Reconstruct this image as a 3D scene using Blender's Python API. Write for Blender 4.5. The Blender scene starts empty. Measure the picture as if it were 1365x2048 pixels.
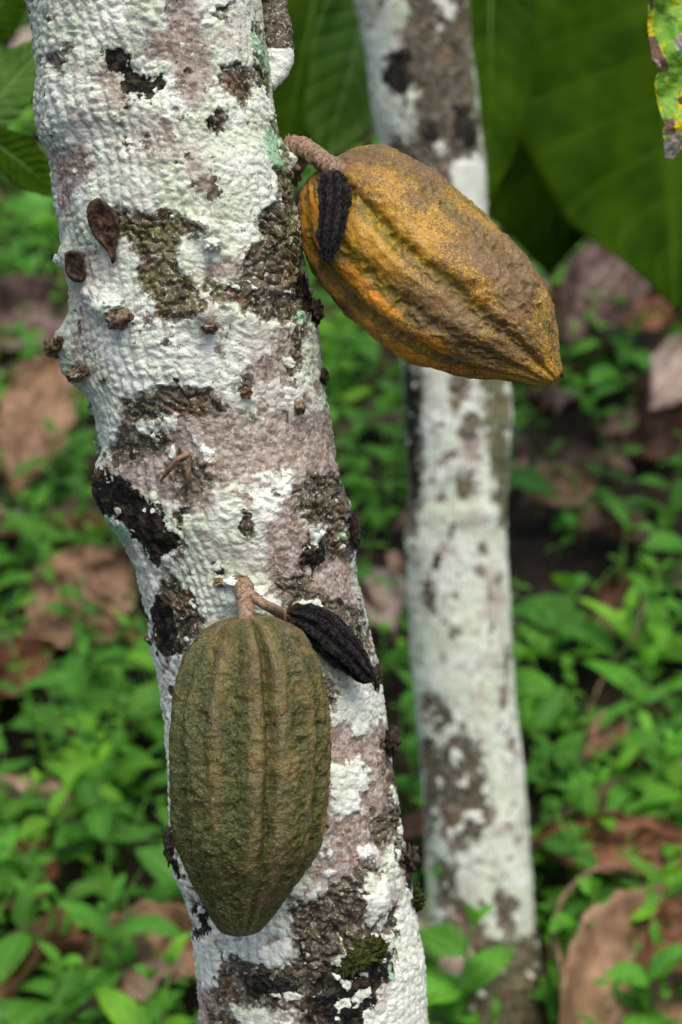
import bpy, math, random
import numpy as np
from mathutils import Vector

random.seed(7); RNG = np.random.default_rng(11)
scene = bpy.context.scene
COL = scene.collection
PI = math.pi
# ------------------------------------------------------------------ camera
PITCH = math.radians(24.0); CAMH = 1.45; LENS = 70.0
TH = 18.0 / LENS
CAM = np.array([0.0, 0.0, CAMH])
F = np.array([0.0, math.cos(PITCH), -math.sin(PITCH)])
U = np.array([0.0, math.sin(PITCH), math.cos(PITCH)])
R = np.array([1.0, 0.0, 0.0])
cam = bpy.data.cameras.new('camera'); camo = bpy.data.objects.new('camera', cam); COL.objects.link(camo)
camo.location = CAM; camo.rotation_euler = (math.radians(90) - PITCH, 0, 0)
cam.sensor_fit = 'VERTICAL'; cam.sensor_height = 36; cam.sensor_width = 24; cam.lens = LENS
cam.clip_start = 0.05; cam.clip_end = 300
cam.dof.use_dof = True; cam.dof.focus_distance = 1.045; cam.dof.aperture_fstop = 8.0
scene.camera = camo
scene.render.resolution_x = 682; scene.render.resolution_y = 1024

def P(px, py, d):
    """photo pixel (1365x2048 frame) at axial depth d -> world"""
    px = np.asarray(px, float); py = np.asarray(py, float); d = np.asarray(d, float)
    x = (px - 682.5) / 1024 * TH * d; y = (1024 - py) / 1024 * TH * d
    return CAM + d[..., None] * F + x[..., None] * R + y[..., None] * U
def proj(v):
    q = v - CAM; d = q @ F
    return 682.5 + (q @ R) / d / TH * 1024, 1024 - (q @ U) / d / TH * 1024, d
def gz(x, y):
    y = np.asarray(y, float)
    return 0.12 * (np.minimum(y, 14) - 1.9) + 0 * np.asarray(x, float)
def G(px, py, h=0.0):
    """point on the slope (raised by h) seen at a photo pixel"""
    q = P(px, py, 1.0) - CAM
    # CAMH + t qz = .12 (t qy -1.9) + h
    t = (CAMH + 0.228 - h) / (0.12 * q[1] - q[2])
    return CAM + t * q
# ------------------------------------------------------------------ numpy noise
def _h(ix, iy, iz, seed):
    n = (ix.astype(np.int64) * 374761393 + iy.astype(np.int64) * 668265263 + iz.astype(np.int64) * 2147483647 + seed * 974634777) & 0xffffffff
    n = ((n ^ (n >> 13)) * 1274126177) & 0xffffffff
    n = ((n ^ (n >> 16)) * 2246822519) & 0xffffffff
    return ((n ^ (n >> 15)) & 0xffff) / 65535.0
def vn(x, y, z=0.0, seed=0):
    x, y, z = np.broadcast_arrays(np.asarray(x, float), np.asarray(y, float), np.asarray(z, float))
    ix, iy, iz = np.floor(x), np.floor(y), np.floor(z)
    fx, fy, fz = x - ix, y - iy, z - iz
    fx = fx * fx * (3 - 2 * fx); fy = fy * fy * (3 - 2 * fy); fz = fz * fz * (3 - 2 * fz)
    r = 0
    for a in (0, 1):
        for b in (0, 1):
            for c in (0, 1):
                w = (fx if a else 1 - fx) * (fy if b else 1 - fy) * (fz if c else 1 - fz)
                r = r + w * _h(ix + a, iy + b, iz + c, seed)
    return r * 2 - 1
def fbm(x, y, z=0.0, seed=0, o=4, g=0.5):
    r = 0; a = 1.0; s = 0
    for k in range(o):
        r = r + a * vn(x * 2 ** k, y * 2 ** k, np.asarray(z) * 2 ** k, seed + k * 17); s += a; a *= g
    return r / s
def worley(x, y, seed=0, jit=0.8, jy=None):
    jy = jit if jy is None else jy
    ix, iy = np.floor(x), np.floor(y)
    f1 = np.full(x.shape, 9.0); f2 = np.full(x.shape, 9.0); z0 = np.zeros_like(ix)
    for a in (-1, 0, 1):
        for b in (-1, 0, 1):
            cx = ix + a + .5 + jit * (_h(ix + a, iy + b, z0, seed) - .5)
            cy = iy + b + .5 + jy * (_h(ix + a, iy + b, z0 + 1, seed + 5) - .5)
            d = np.hypot(x - cx, y - cy)
            f2 = np.minimum(f2, np.maximum(d, f1)); f1 = np.minimum(f1, d)
    return f1, f2
def sstep(x, a, b):
    t = np.clip((x - a) / (b - a), 0, 1); return t * t * (3 - 2 * t)
# ------------------------------------------------------------------ object helpers
def tag(o, label=None, cat=None, group=None, kind=None):
    if label: o['label'] = label
    if cat: o['category'] = cat
    if group: o['group'] = group
    if kind: o['kind'] = kind
    return o
def empty(name, loc, label, cat, group=None):
    o = bpy.data.objects.new(name, None); COL.objects.link(o); o.location = [float(a) for a in loc]
    o.empty_display_size = 0.02
    return tag(o, label, cat, group)
def mesh(name, verts, faces, m, parent=None, uv=None, cols=None, smooth=True, base=None):
    """one mesh object; verts in world space, stored relative to the parent or base"""
    verts = np.asarray(verts, float)
    if parent is not None:
        off = np.array(parent.location)
        pp = parent.parent
        while pp is not None: off = off + np.array(pp.location); pp = pp.parent
    else:
        off = np.zeros(3) if base is None else np.asarray(base, float)
    me = bpy.data.meshes.new(name)
    v = (verts - off).astype(np.float32)
    faces = np.asarray(faces, dtype=np.int32)
    k = faces.shape[1]
    me.vertices.add(len(v)); me.vertices.foreach_set('co', v.ravel())
    me.loops.add(faces.size); me.loops.foreach_set('vertex_index', faces.ravel())
    me.polygons.add(len(faces)); me.polygons.foreach_set('loop_start', np.arange(0, faces.size, k, dtype=np.int32))
    me.update(calc_edges=True)
    if smooth: me.polygons.foreach_set('use_smooth', np.ones(len(faces), dtype=bool))
    if uv is not None:
        l = me.uv_layers.new(name='UVMap'); l.data.foreach_set('uv', np.asarray(uv, np.float32)[faces.ravel()].ravel())
    for nm, c in (cols or {}).items():
        at = me.attributes.new(nm, 'FLOAT_COLOR', 'POINT'); c = np.asarray(c, np.float32)
        if c.shape[1] == 3: c = np.concatenate([c, np.ones((len(c), 1), np.float32)], 1)
        at.data.foreach_set('color', c.ravel())
    me.validate(clean_customdata=False)
    me.materials.append(m)
    o = bpy.data.objects.new(name, me); COL.objects.link(o)
    if parent is not None: o.parent = parent
    else: o.location = off
    return o
def grid_faces(nr, nc, wrap=True):
    i = np.arange(nr - 1)[:, None]; j = np.arange(nc if wrap else nc - 1)[None, :]
    j2 = (j + 1) % nc
    f = np.stack([i * nc + j, i * nc + j2, (i + 1) * nc + j2, (i + 1) * nc + j], -1)
    return f.reshape(-1, 4)
def crom(pts, n):
    """Catmull-Rom through 2-D points, n samples evenly by arc length"""
    p = np.asarray(pts, float); p = np.vstack([2 * p[0] - p[1], p, 2 * p[-1] - p[-2]])
    out = []
    for i in range(1, len(p) - 2):
        t = np.linspace(0, 1, 24, endpoint=False)[:, None]
        a, b, c, d = p[i - 1], p[i], p[i + 1], p[i + 2]
        out.append(.5 * ((2 * b) + (-a + c) * t + (2 * a - 5 * b + 4 * c - d) * t ** 2 + (-a + 3 * b - 3 * c + d) * t ** 3))
    out = np.vstack(out + [p[-2][None]])
    s = np.r_[0, np.cumsum(np.hypot(*(np.diff(out[:, :2], axis=0)).T))]
    q = np.linspace(0, s[-1], n)
    return np.stack([np.interp(q, s, out[:, k]) for k in range(out.shape[1])], 1)
def tube(pts, radii, nseg=10, seed=0, rough=0.0, n=None):
    pts = np.asarray(pts, float); radii = np.asarray(radii, float)
    if n:
        q = np.linspace(0, 1, len(pts)); pr = np.c_[pts, radii]
        p = np.vstack([2 * pr[0] - pr[1], pr, 2 * pr[-1] - pr[-2]]); out = []
        for tt in np.linspace(0, len(pts) - 1, n):
            i = min(int(tt), len(pts) - 2); t = tt - i; a, b, c, d = p[i], p[i + 1], p[i + 2], p[i + 3]
            out.append(.5 * ((2 * b) + (-a + c) * t + (2 * a - 5 * b + 4 * c - d) * t ** 2 + (-a + 3 * b - 3 * c + d) * t ** 3))
        out = np.array(out); pts = out[:, :3]; radii = np.maximum(out[:, 3], 1e-5)
    T = np.gradient(pts, axis=0); T /= np.linalg.norm(T, axis=1)[:, None] + 1e-12
    ref = np.array([0.3, -0.8, 0.2]); A = np.cross(T, ref); A /= np.linalg.norm(A, axis=1)[:, None] + 1e-12
    B = np.cross(T, A)
    th = np.linspace(0, 2 * PI, nseg, endpoint=False)
    rr = radii[:, None] * np.ones(nseg)
    if rough:
        jj, ii = np.meshgrid(th, np.arange(len(pts)))
        rr = rr * (1 + rough * fbm(np.cos(jj) * 1.7 + 5, np.sin(jj) * 1.7 + seed, ii * 0.35, seed))
    V = pts[:, None] + rr[..., None] * (np.cos(th)[None, :, None] * A[:, None] + np.sin(th)[None, :, None] * B[:, None])
    V = V.reshape(-1, 3)
    f = grid_faces(len(pts), nseg)
    # end caps as fans folded into quads
    V = np.vstack([V, pts[0], pts[-1]]); n0 = len(V) - 2; n1 = len(V) - 1
    j = np.arange(nseg); j2 = (j + 1) % nseg; b = (len(pts) - 1) * nseg
    # degenerate-free: two-step fans use quads every second segment
    je = np.arange(0, nseg, 2)
    c0 = np.stack([np.full(len(je), n0), (je + 2) % nseg, (je + 1) % nseg, je], 1)
    c1 = np.stack([np.full(len(je), n1), b + je, b + (je + 1) % nseg, b + (je + 2) % nseg], 1)
    return V, np.vstack([f, c0, c1])
def join(parts):
    V = []; Fc = []; o = 0
    for v, f in parts: V.append(v); Fc.append(np.asarray(f) + o); o += len(v)
    return np.vstack(V), np.vstack(Fc)
# ------------------------------------------------------------------ material DSL
class MB:
    def __init__(s, name, obj=True):
        s.m = bpy.data.materials.new(name); s.m.use_nodes = True; s.t = s.m.node_tree; s.t.nodes.clear()
        s.co = s.n('ShaderNodeTexCoord').outputs['Object' if obj else 'UV']
        s.uv = None
    def n(s, t, **k):
        nd = s.t.nodes.new(t)
        for a, b in k.items(): setattr(nd, a, b)
        return nd
    def link(s, inp, v):
        if isinstance(v, bpy.types.NodeSocket): s.t.links.new(v, inp)
        elif isinstance(v, (tuple, list)) and inp.type == 'RGBA': inp.default_value = tuple(v)[:3] + (1,)
        else: inp.default_value = v
    def noise(s, scale, detail=3, rough=.55, vec=None, dist=0, out='Fac'):
        nd = s.n('ShaderNodeTexNoise'); s.link(nd.inputs['Vector'], vec or s.co)
        nd.inputs['Scale'].default_value = scale; nd.inputs['Detail'].default_value = detail
        nd.inputs['Roughness'].default_value = rough; nd.inputs['Distortion'].default_value = dist
        return nd.outputs[out]
    def vor(s, scale, feature='F1', vec=None, out='Distance', rnd=1):
        nd = s.n('ShaderNodeTexVoronoi', feature=feature); s.link(nd.inputs['Vector'], vec or s.co)
        nd.inputs['Scale'].default_value = scale; nd.inputs['Randomness'].default_value = rnd
        return nd.outputs[out]
    def mul(s, v, sc):
        nd = s.n('ShaderNodeMapping'); s.link(nd.inputs['Vector'], v); nd.inputs['Scale'].default_value = sc; return nd.outputs[0]
    def rng(s, v, a, b, lo=0.0, hi=1.0):
        nd = s.n('ShaderNodeMapRange', interpolation_type='SMOOTHSTEP'); s.link(nd.inputs[0], v)
        nd.inputs[1].default_value = a; nd.inputs[2].default_value = b; nd.inputs[3].default_value = lo; nd.inputs[4].default_value = hi
        return nd.outputs[0]
    def math(s, op, a, b=0.0, c=None):
        nd = s.n('ShaderNodeMath', operation=op); s.link(nd.inputs[0], a); s.link(nd.inputs[1], b)
        if c is not None: s.link(nd.inputs[2], c)
        return nd.outputs[0]
    def mix(s, f, a, b, mode='MIX'):
        nd = s.n('ShaderNodeMix', data_type='RGBA', blend_type=mode); s.link(nd.inputs[0], f); s.link(nd.inputs[6], a); s.link(nd.inputs[7], b)
        return nd.outputs[2]
    def attr(s, name):
        nd = s.n('ShaderNodeAttribute', attribute_name=name); sp = s.n('ShaderNodeSeparateColor'); s.t.links.new(nd.outputs['Color'], sp.inputs[0])
        return sp.outputs[0], sp.outputs[1], sp.outputs[2], nd.outputs['Alpha'], nd.outputs['Color']
    def bump(s, h, dist=.001, st=1.0, nrm=None):
        nd = s.n('ShaderNodeBump'); s.link(nd.inputs['Height'], h); nd.inputs['Distance'].default_value = dist; nd.inputs['Strength'].default_value = st
        if nrm: s.link(nd.inputs['Normal'], nrm)
        return nd.outputs[0]
    def out(s, col, rough=.7, nrm=None, spec=.5, transl=None, coat=None, sheen=None):
        p = s.n('ShaderNodeBsdfPrincipled'); s.link(p.inputs['Base Color'], col); s.link(p.inputs['Roughness'], rough)
        p.inputs['Specular IOR Level'].default_value = spec
        if nrm: s.link(p.inputs['Normal'], nrm)
        if coat: p.inputs['Coat Weight'].default_value = coat; p.inputs['Coat Roughness'].default_value = .25
        sh = p.outputs[0]
        if transl:
            tr = s.n('ShaderNodeBsdfTranslucent'); s.link(tr.inputs[0], transl[1]); mx = s.n('ShaderNodeMixShader'); mx.inputs[0].default_value = transl[0]
            s.t.links.new(sh, mx.inputs[1]); s.t.links.new(tr.outputs[0], mx.inputs[2]); sh = mx.outputs[0]
        o = s.n('ShaderNodeOutputMaterial'); s.t.links.new(sh, o.inputs[0]); return s.m
# ------------------------------------------------------------------ materials
def bark_material(name, scale=1.0, worn=0.0):
    b = MB(name)
    pink, bark, black, green, _ = b.attr('patch'); white2, algae_shade, granul, olive, _ = b.attr('patch_more')
    ne = b.noise(230 * scale, 5, .68); ne2 = b.noise(75 * scale, 3, .55)
    e = b.math('ADD', b.math('MULTIPLY', b.math('SUBTRACT', ne, .5), .62), b.math('MULTIPLY', b.math('SUBTRACT', ne2, .5), .62))
    th = lambda f, w=.02: b.rng(b.math('ADD', f, e), .5 - w, .5 + w)
    lo = b.noise(16, 3, .5); mid = b.noise(120, 4, .6); fine = b.noise(900, 3, .6); mott = b.noise(45, 4, .6)
    wc = b.mix(b.rng(lo, .35, .65), (.56, .62, .46), (.66, .70, .60))
    wc = b.mix(b.rng(mott, .46, .66), wc, (.77, .79, .70))
    wc = b.mix(b.rng(mid, .52, .72, 0, .65), wc, (.42, .46, .39))
    wc = b.mix(b.math('MULTIPLY', algae_shade, b.rng(mott, .3, .7, .35, 1.0)), wc, (.27, .33, .24))
    wc = b.mix(b.math('MULTIPLY', b.rng(b.math('ADD', b.noise(24, 4, .65), b.math('MULTIPLY', ne, .3)), .64, .78), .7), wc, (.43, .37, .325))
    # grey-brown abrasions and specks through the crust
    sp = b.rng(b.noise(300, 6, .75), .605, .64)
    wc = b.mix(b.math('MULTIPLY', sp, b.rng(b.noise(28, 2), .42, .6)), wc, (.15, .13, .10))
    thin = b.rng(b.math('ADD', b.noise(38, 5, .7), b.math('MULTIPLY', ne, .25)), .735 - worn, .765 - worn)
    wc = b.mix(thin, wc, b.mix(b.rng(mid, .42, .58), (.10, .075, .05), (.27, .215, .175)))
    crk = b.vor(105, 'DISTANCE_TO_EDGE', b.mix(.035, b.mul(b.co, (1, 1, 1.1)), b.noise(60, 3, .6, out='Color')))
    crk = b.math('MULTIPLY', b.rng(crk, .0, .055, 1, 0), b.rng(b.noise(26, 3, .6), .48, .60))
    wc = b.mix(b.math('MULTIPLY', crk, .55), wc, (.16, .15, .12))
    pc = b.mix(b.rng(mid, .35, .65), (.215, .168, .128), (.39, .330, .275))
    pc = b.mix(b.rng(b.noise(260, 5, .7), .50, .60, 0, .8), pc, (.50, .45, .42))
    pc = b.mix(b.math('MULTIPLY', granul, b.rng(b.vor(330), .15, .42, .75, 0)), pc, (.34, .13, .075))
    bc = b.mix(b.rng(mid, .38, .62), (.030, .022, .014), (.135, .105, .070))
    bc = b.mix(b.rng(mott, .52, .66, 0, .75), bc, (.21, .17, .12))
    bc = b.mix(b.rng(b.noise(33, 3), .55, .66, 0, .65), bc, (.15, .070, .030))
    bc = b.mix(b.math('MULTIPLY', olive, b.rng(b.noise(210, 4, .7), .38, .6)), bc, (.13, .14, .035))
    bc = b.mix(b.rng(b.noise(420, 4, .7), .55, .63), bc, (.42, .40, .34))
    kc = b.mix(b.rng(b.noise(150, 4, .7), .48, .62), (.006, .006, .005), (.055, .040, .024))
    kc = b.mix(b.rng(b.noise(500, 3, .7), .68, .72), kc, (.12, .16, .09))
    gc = b.mix(b.rng(b.noise(420, 4, .7), .4, .6), (.22, .38, .21), (.40, .60, .40))
    # dark rim where the lichen crust ends
    c = b.mix(th(pink, .10), wc, pc)
    rim = b.math('SUBTRACT', th(bark, .045), th(bark, .012)); 
    c = b.mix(th(bark, .055), c, bc)
    line = lambda f: b.math('MULTIPLY', b.rng(b.math('ABSOLUTE', b.math('SUBTRACT', b.math('ADD', f, e), .485)), .006, .024, 1, 0), .5)
    c = b.mix(line(bark), c, (.10, .08, .055)); c = b.mix(line(pink), c, b.mix(b.rng(ne, .45, .55), (.16, .12, .09), (.42, .38, .33)))
    c = b.mix(th(black, .03), c, kc)
    c = b.mix(th(white2), c, b.mix(b.rng(mid, .4, .6), (.62, .66, .54), (.75, .77, .69)))
    c = b.mix(th(green, .03), c, gc)
    h = b.math('ADD', b.math('MULTIPLY', b.noise(420, 5, .65), 1.0), b.math('MULTIPLY', b.vor(520), -.55))
    cov = b.math('SUBTRACT', 1.0, b.math('MAXIMUM', th(bark, .06), th(black, .06)))
    nrm = b.bump(h, .0011, .8)
    nrm = b.bump(b.math('MAXIMUM', cov, th(white2, .06)), .0005, .7, nrm)
    nrm = b.bump(b.noise(1500, 2, .6), .0003, .6, nrm)
    ro = b.rng(th(bark), 0, 1, .88, .42)
    return b.out(c, ro, nrm, .22)
M = {}
M['bark'] = bark_material('lichen_bark')
M['bark_back'] = bark_material('lichen_bark_background', .6, .02)
def simple(name, c1, c2, scale=150, rough=.75, bumpd=.0008, spec=.3, c3=None, bs=None):
    b = MB(name); c = b.mix(b.rng(b.noise(scale, 4, .65), .38, .62), c1, c2)
    if c3: c = b.mix(b.rng(b.noise(scale * .35, 4, .65), .55, .65), c, c3)
    return b.out(c, rough, b.bump(b.noise(bs or scale * 2.5, 4, .7), bumpd, .9), spec)
M['scar'] = simple('scar_wood', (.022, .012, .007), (.12, .065, .036), 260, .7, .0018, .3, (.055, .028, .016))
M['knot'] = simple('knot_wood', (.07, .045, .025), (.24, .16, .10), 220, .8, .0012, .3, (.40, .42, .36))
M['lichen'] = simple('white_lichen_crust', (.50, .57, .47), (.68, .73, .66), 90, .9, .001, .2, (.40, .46, .38))
M['flake'] = simple('dark_bark_flake', (.012, .010, .007), (.07, .05, .03), 260, .8, .001)
M['mint'] = simple('mint_lichen', (.10, .18, .08), (.38, .55, .36), 420, .9, .001)
M['moss'] = simple('moss_tuft', (.006, .008, .003), (.065, .075, .008), 500, .95, .001)
b = MB('pod_stem_wood'); st = b.mul(b.co, (1, 1, .35))
c = b.mix(b.rng(b.noise(500, 4, .7, st), .35, .6), (.10, .06, .032), (.31, .21, .135))
c = b.mix(b.rng(b.noise(1200, 3, .7), .6, .66), c, (.45, .38, .30))
M['stem'] = b.out(c, .75, b.bump(b.noise(800, 4, .7, st), .0009, .9), .3)
b = MB('twig_wood'); M['twig'] = b.out(b.mix(b.rng(b.noise(200), .4, .6), (.16, .075, .04), (.26, .16, .10)), .7, None, .3)
# ripe pod husk
b = MB('yellow_pod_husk'); gr, uu, org, dim, _ = b.attr('pod')
n1 = b.noise(28, 4, .6); n2 = b.noise(900, 4, .75); n3 = b.noise(1300, 3, .7); n4 = b.noise(90, 4, .65)
c = b.mix(b.rng(n1, .36, .64), (.38, .195, .009), (.33, .180, .024))
c = b.mix(b.math('MULTIPLY', b.rng(uu, .08, .42, 1, 0), .75), c, (.33, .175, .055))
c = b.mix(b.rng(b.noise(19, 4, .65), .46, .62, 0, .75), c, (.215, .125, .028))
c = b.mix(b.math('MULTIPLY', org, b.rng(n4, .32, .58, .55, 1)), c, (.66, .23, .004))
c = b.mix(b.rng(b.math('ADD', gr, b.math('MULTIPLY', b.math('SUBTRACT', n4, .5), .9)), .33, .62, 0, .85), c, (.135, .105, .003))
c = b.mix(b.rng(b.math('ADD', b.noise(330, 4, .7), b.math('MULTIPLY', b.noise(40, 3), .35)), .66, .78, 0, .5), c, (.52, .30, .015))
# purple-brown scabby speckle, denser towards the blossom end and in patches
dens = b.math('ADD', b.math('SUBTRACT', b.math('MULTIPLY', b.noise(22, 4, .65), .95), .20), b.math('MULTIPLY', b.rng(uu, .1, .6), .06))
dens = b.math('SUBTRACT', b.math('ADD', dens, .022), b.math('MULTIPLY', org, .10))
spk = b.rng(b.math('ADD', n2, b.math('SUBTRACT', dens, .25)), .565, .60)
c = b.mix(b.math('MULTIPLY', spk, .88), c, b.mix(b.rng(n3, .4, .6), (.075, .042, .016), (.155, .100, .048)))
c = b.mix(b.rng(b.noise(190, 3, .6), .685, .70, 0, .9), c, (.05, .025, .014))
c = b.mix(b.rng(b.noise(1000, 2, .7), .70, .76, 0, .3), c, (.42, .36, .30))
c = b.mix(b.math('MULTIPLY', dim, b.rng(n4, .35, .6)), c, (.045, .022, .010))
h = b.math('ADD', b.math('MULTIPLY', b.noise(150, 4, .6), 1.2), b.math('MULTIPLY', b.noise(650, 3, .65), .4))
nr = b.bump(h, .0016, .75); nr = b.bump(spk, .00018, .5, nr)
M['yellow'] = b.out(c, b.rng(n2, .4, .7, .38, .58), nr, .42)
# unripe mossy pod husk
b = MB('green_pod_husk'); gr, uu, org, dim, _ = b.attr('pod')
n1 = b.noise(30, 4, .6); n2 = b.noise(520, 4, .7); n4 = b.noise(110, 5, .65)
c = b.mix(b.rng(n4, .38, .62), (.042, .030, .003), (.150, .108, .018))
c = b.mix(b.rng(b.math('ADD', gr, b.math('MULTIPLY', b.math('SUBTRACT', n4, .5), .8)), .02, -.25, 0, .6), c, (.215, .170, .065))
c = b.mix(b.rng(b.math('ADD', n1, b.math('MULTIPLY', n2, .2)), .62, .70, 0, .6), c, (.24, .17, .05))
mo = b.math('ADD', b.math('ADD', b.math('MULTIPLY', gr, .16), b.math('MULTIPLY', n2, .75)), b.math('ADD', b.math('MULTIPLY', b.noise(48, 5, .7), .62), b.math('MULTIPLY', uu, .10)))
mo = b.math('ADD', mo, b.math('MULTIPLY', org, .20))
mo = b.math('ADD', mo, .02)
c = b.mix(b.rng(mo, .71, .88, 0, .9), c, b.mix(b.rng(b.noise(700, 3, .7), .4, .62), (.028, .038, .003), (.095, .115, .008)))
c = b.mix(b.rng(b.noise(900, 3, .7), .60, .66, 0, .6), c, (.34, .31, .20))
c = b.mix(b.math('MULTIPLY', dim, b.rng(b.noise(260, 3, .6), .4, .6, 0, .8)), c, (.22, .10, .045))
h = b.math('ADD', b.noise(260, 5, .65, dist=.6), b.math('MULTIPLY', b.noise(900, 3, .7), .55))
nr = b.bump(h, .0026, .95)
M['green'] = b.out(c, b.rng(b.noise(700, 3, .7), .35, .65, .12, .36), nr, .6, coat=.15)
b = MB('withered_pod_husk'); c = b.mix(b.rng(b.noise(700, 4, .75), .50, .66), (.002, .002, .0022), (.010, .0095, .009))
gr, uu, org, dim, _ = b.attr('pod')
c = b.mix(b.math('MULTIPLY', b.rng(gr, .55, .1), b.rng(b.noise(420, 4, .75), .44, .62)), c, (.040, .037, .034))
c = b.mix(b.rng(b.noise(1100, 2, .7), .64, .69, 0, .8), c, (.15, .135, .10))
c = b.mix(b.math('MULTIPLY', b.rng(uu, .02, .16, .8, 0), b.rng(b.noise(300, 3, .7), .4, .58)), c, (.15, .105, .045))
M['black'] = b.out(c, .42, b.bump(b.noise(600, 5, .75), .0026, 1.0), .22)
b = MB('pod_scab'); M['scab'] = b.out(b.mix(b.rng(b.noise(400), .4, .6), (.30, .11, .045), (.42, .19, .08)), .7, b.bump(b.noise(500), .0006, .8), .3)
def leaf_mat(name, c1, c2, vein, rough=.42, tr=.3, trc=(.18, .42, .03), veins=True, scale=1.0, tint=False, spec=.5, blotch=None, nside=9):
    b = MB(name); tc = b.n('ShaderNodeTexCoord'); sep = b.n('ShaderNodeSeparateXYZ'); b.t.links.new(tc.outputs['UV'], sep.inputs[0])
    u, v = sep.outputs[0], sep.outputs[1]
    c = b.mix(b.rng(b.noise(14 * scale, 4, .6), .35, .65), c1, c2)
    if tint:
        t = b.n('ShaderNodeAttribute', attribute_name='tint').outputs['Color']; c = b.mix(1.0, c, t, 'MULTIPLY')
    if blotch: c = b.mix(b.rng(b.noise(60 * scale, 5, .7), .60, .66), c, blotch)
    a = b.math('ABSOLUTE', b.math('SUBTRACT', u, .5))
    sv = b.math('FRACT', b.math('SUBTRACT', b.math('MULTIPLY', v, float(nside)), b.math('MULTIPLY', a, 3.2)))
    svd = b.math('ABSOLUTE', b.math('SUBTRACT', sv, .5))
    mid = b.rng(a, .012, .03, 1, 0)
    vv = b.math('MAXIMUM', mid, b.rng(svd, .02, .09, .55, 0)) if veins else mid
    c = b.mix(vv, c, vein)
    nr = b.bump(b.math('ADD', b.math('MULTIPLY', b.rng(svd, 0, .4), 1.0), b.math('MULTIPLY', b.noise(120, 3), .5)), .0018, .7)
    return b.out(c, rough, nr, spec * .6, (tr, b.mix(.6, c, trc)))
M['big_leaf'] = leaf_mat('cacao_leaf_blade', (.022, .060, .001), (.046, .105, .002), (.06, .125, .006), .65, .4, (.13, .27, .002), nside=11, spec=.08)
M['big_leaf_light'] = leaf_mat('cacao_leaf_blade_pale', (.06, .16, .006), (.10, .22, .015), (.18, .32, .06), .5, .45, (.16, .40, .01), nside=11)
M['leaf_rib'] = simple('leaf_midrib', (.07, .15, .03), (.13, .22, .06), 80, .5)
M['weed_leaf'] = leaf_mat('weed_leaf', (.048, .185, .008), (.110, .330, .026), (.19, .42, .09), .5, .35, (.30, .70, .04), tint=True, nside=6)
M['weed_stem'] = simple('weed_stem', (.10, .20, .03), (.17, .30, .06), 60, .5)
def dead_mat(name, c1, c2, vein, nside=10, scale=1, tint=False):
    return leaf_mat(name, c1, c2, vein, .5, .12, (.45, .22, .08), True, scale, tint, .35, (c1[0] * .45, c1[1] * .42, c1[2] * .4), nside)
M['dead_tan'] = dead_mat('dead_leaf_tan', (.185, .108, .060), (.345, .215, .130), (.20, .12, .075))
M['dead_brown'] = dead_mat('dead_leaf_brown', (.115, .048, .022), (.21, .10, .052), (.10, .05, .03))
M['dead_purple'] = dead_mat('dead_leaf_purplish', (.085, .050, .042), (.17, .115, .10), (.24, .18, .15))
M['dead_pale'] = dead_mat('dead_leaf_pale', (.25, .18, .145), (.44, .35, .30), (.22, .15, .12))
M['litter'] = dead_mat('leaf_litter', (.15, .098, .073), (.31, .225, .175), (.18, .10, .06), 9, 1, True)
M['rib_dead'] = simple('dead_midrib', (.14, .08, .05), (.30, .19, .12), 80, .7)
b = MB('yellowing_leaf'); brown, yel, gry, _a, _ = b.attr('spot')
ee = b.math('MULTIPLY', b.math('SUBTRACT', b.noise(260, 4, .7), .5), .75)
c = b.mix(b.rng(b.noise(60, 3), .4, .6), (.13, .30, .02), (.24, .42, .05))
c = b.mix(b.rng(b.noise(95, 4, .6), .54, .64, 0, .8), c, (.45, .50, .02))
vz = b.rng(b.math('ABSOLUTE', b.math('SUBTRACT', b.math('FRACT', b.math('MULTIPLY', _a, 1.0)), .5)), .0, .35); c = b.mix(b.math('MULTIPLY', vz, .35), c, (.20, .40, .09))
c = b.mix(b.rng(b.math('ADD', yel, ee), .44, .56), c, (.62, .50, .012))
c = b.mix(b.rng(b.math('ADD', brown, ee), .47, .53), c, (.13, .08, .055))
c = b.mix(b.rng(b.math('ADD', gry, ee), .46, .54), c, b.mix(b.rng(b.noise(200), .4, .6), (.30, .26, .23), (.46, .42, .38)))
M['spotted'] = b.out(c, .55, b.bump(b.noise(200, 3), .0008, .6), .22, (.3, b.mix(.4, c, (.4, .6, .05))))
b = MB('forest_soil'); c = b.mix(b.rng(b.noise(9, 5, .65), .35, .65), (.012, .008, .005), (.045, .030, .020))
c = b.mix(b.rng(b.noise(60, 4, .7), .55, .68, 0, .7), c, (.09, .06, .04))
M['soil'] = b.out(c, .9, b.bump(b.noise(70, 6, .7), .02, 1), .25)
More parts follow.
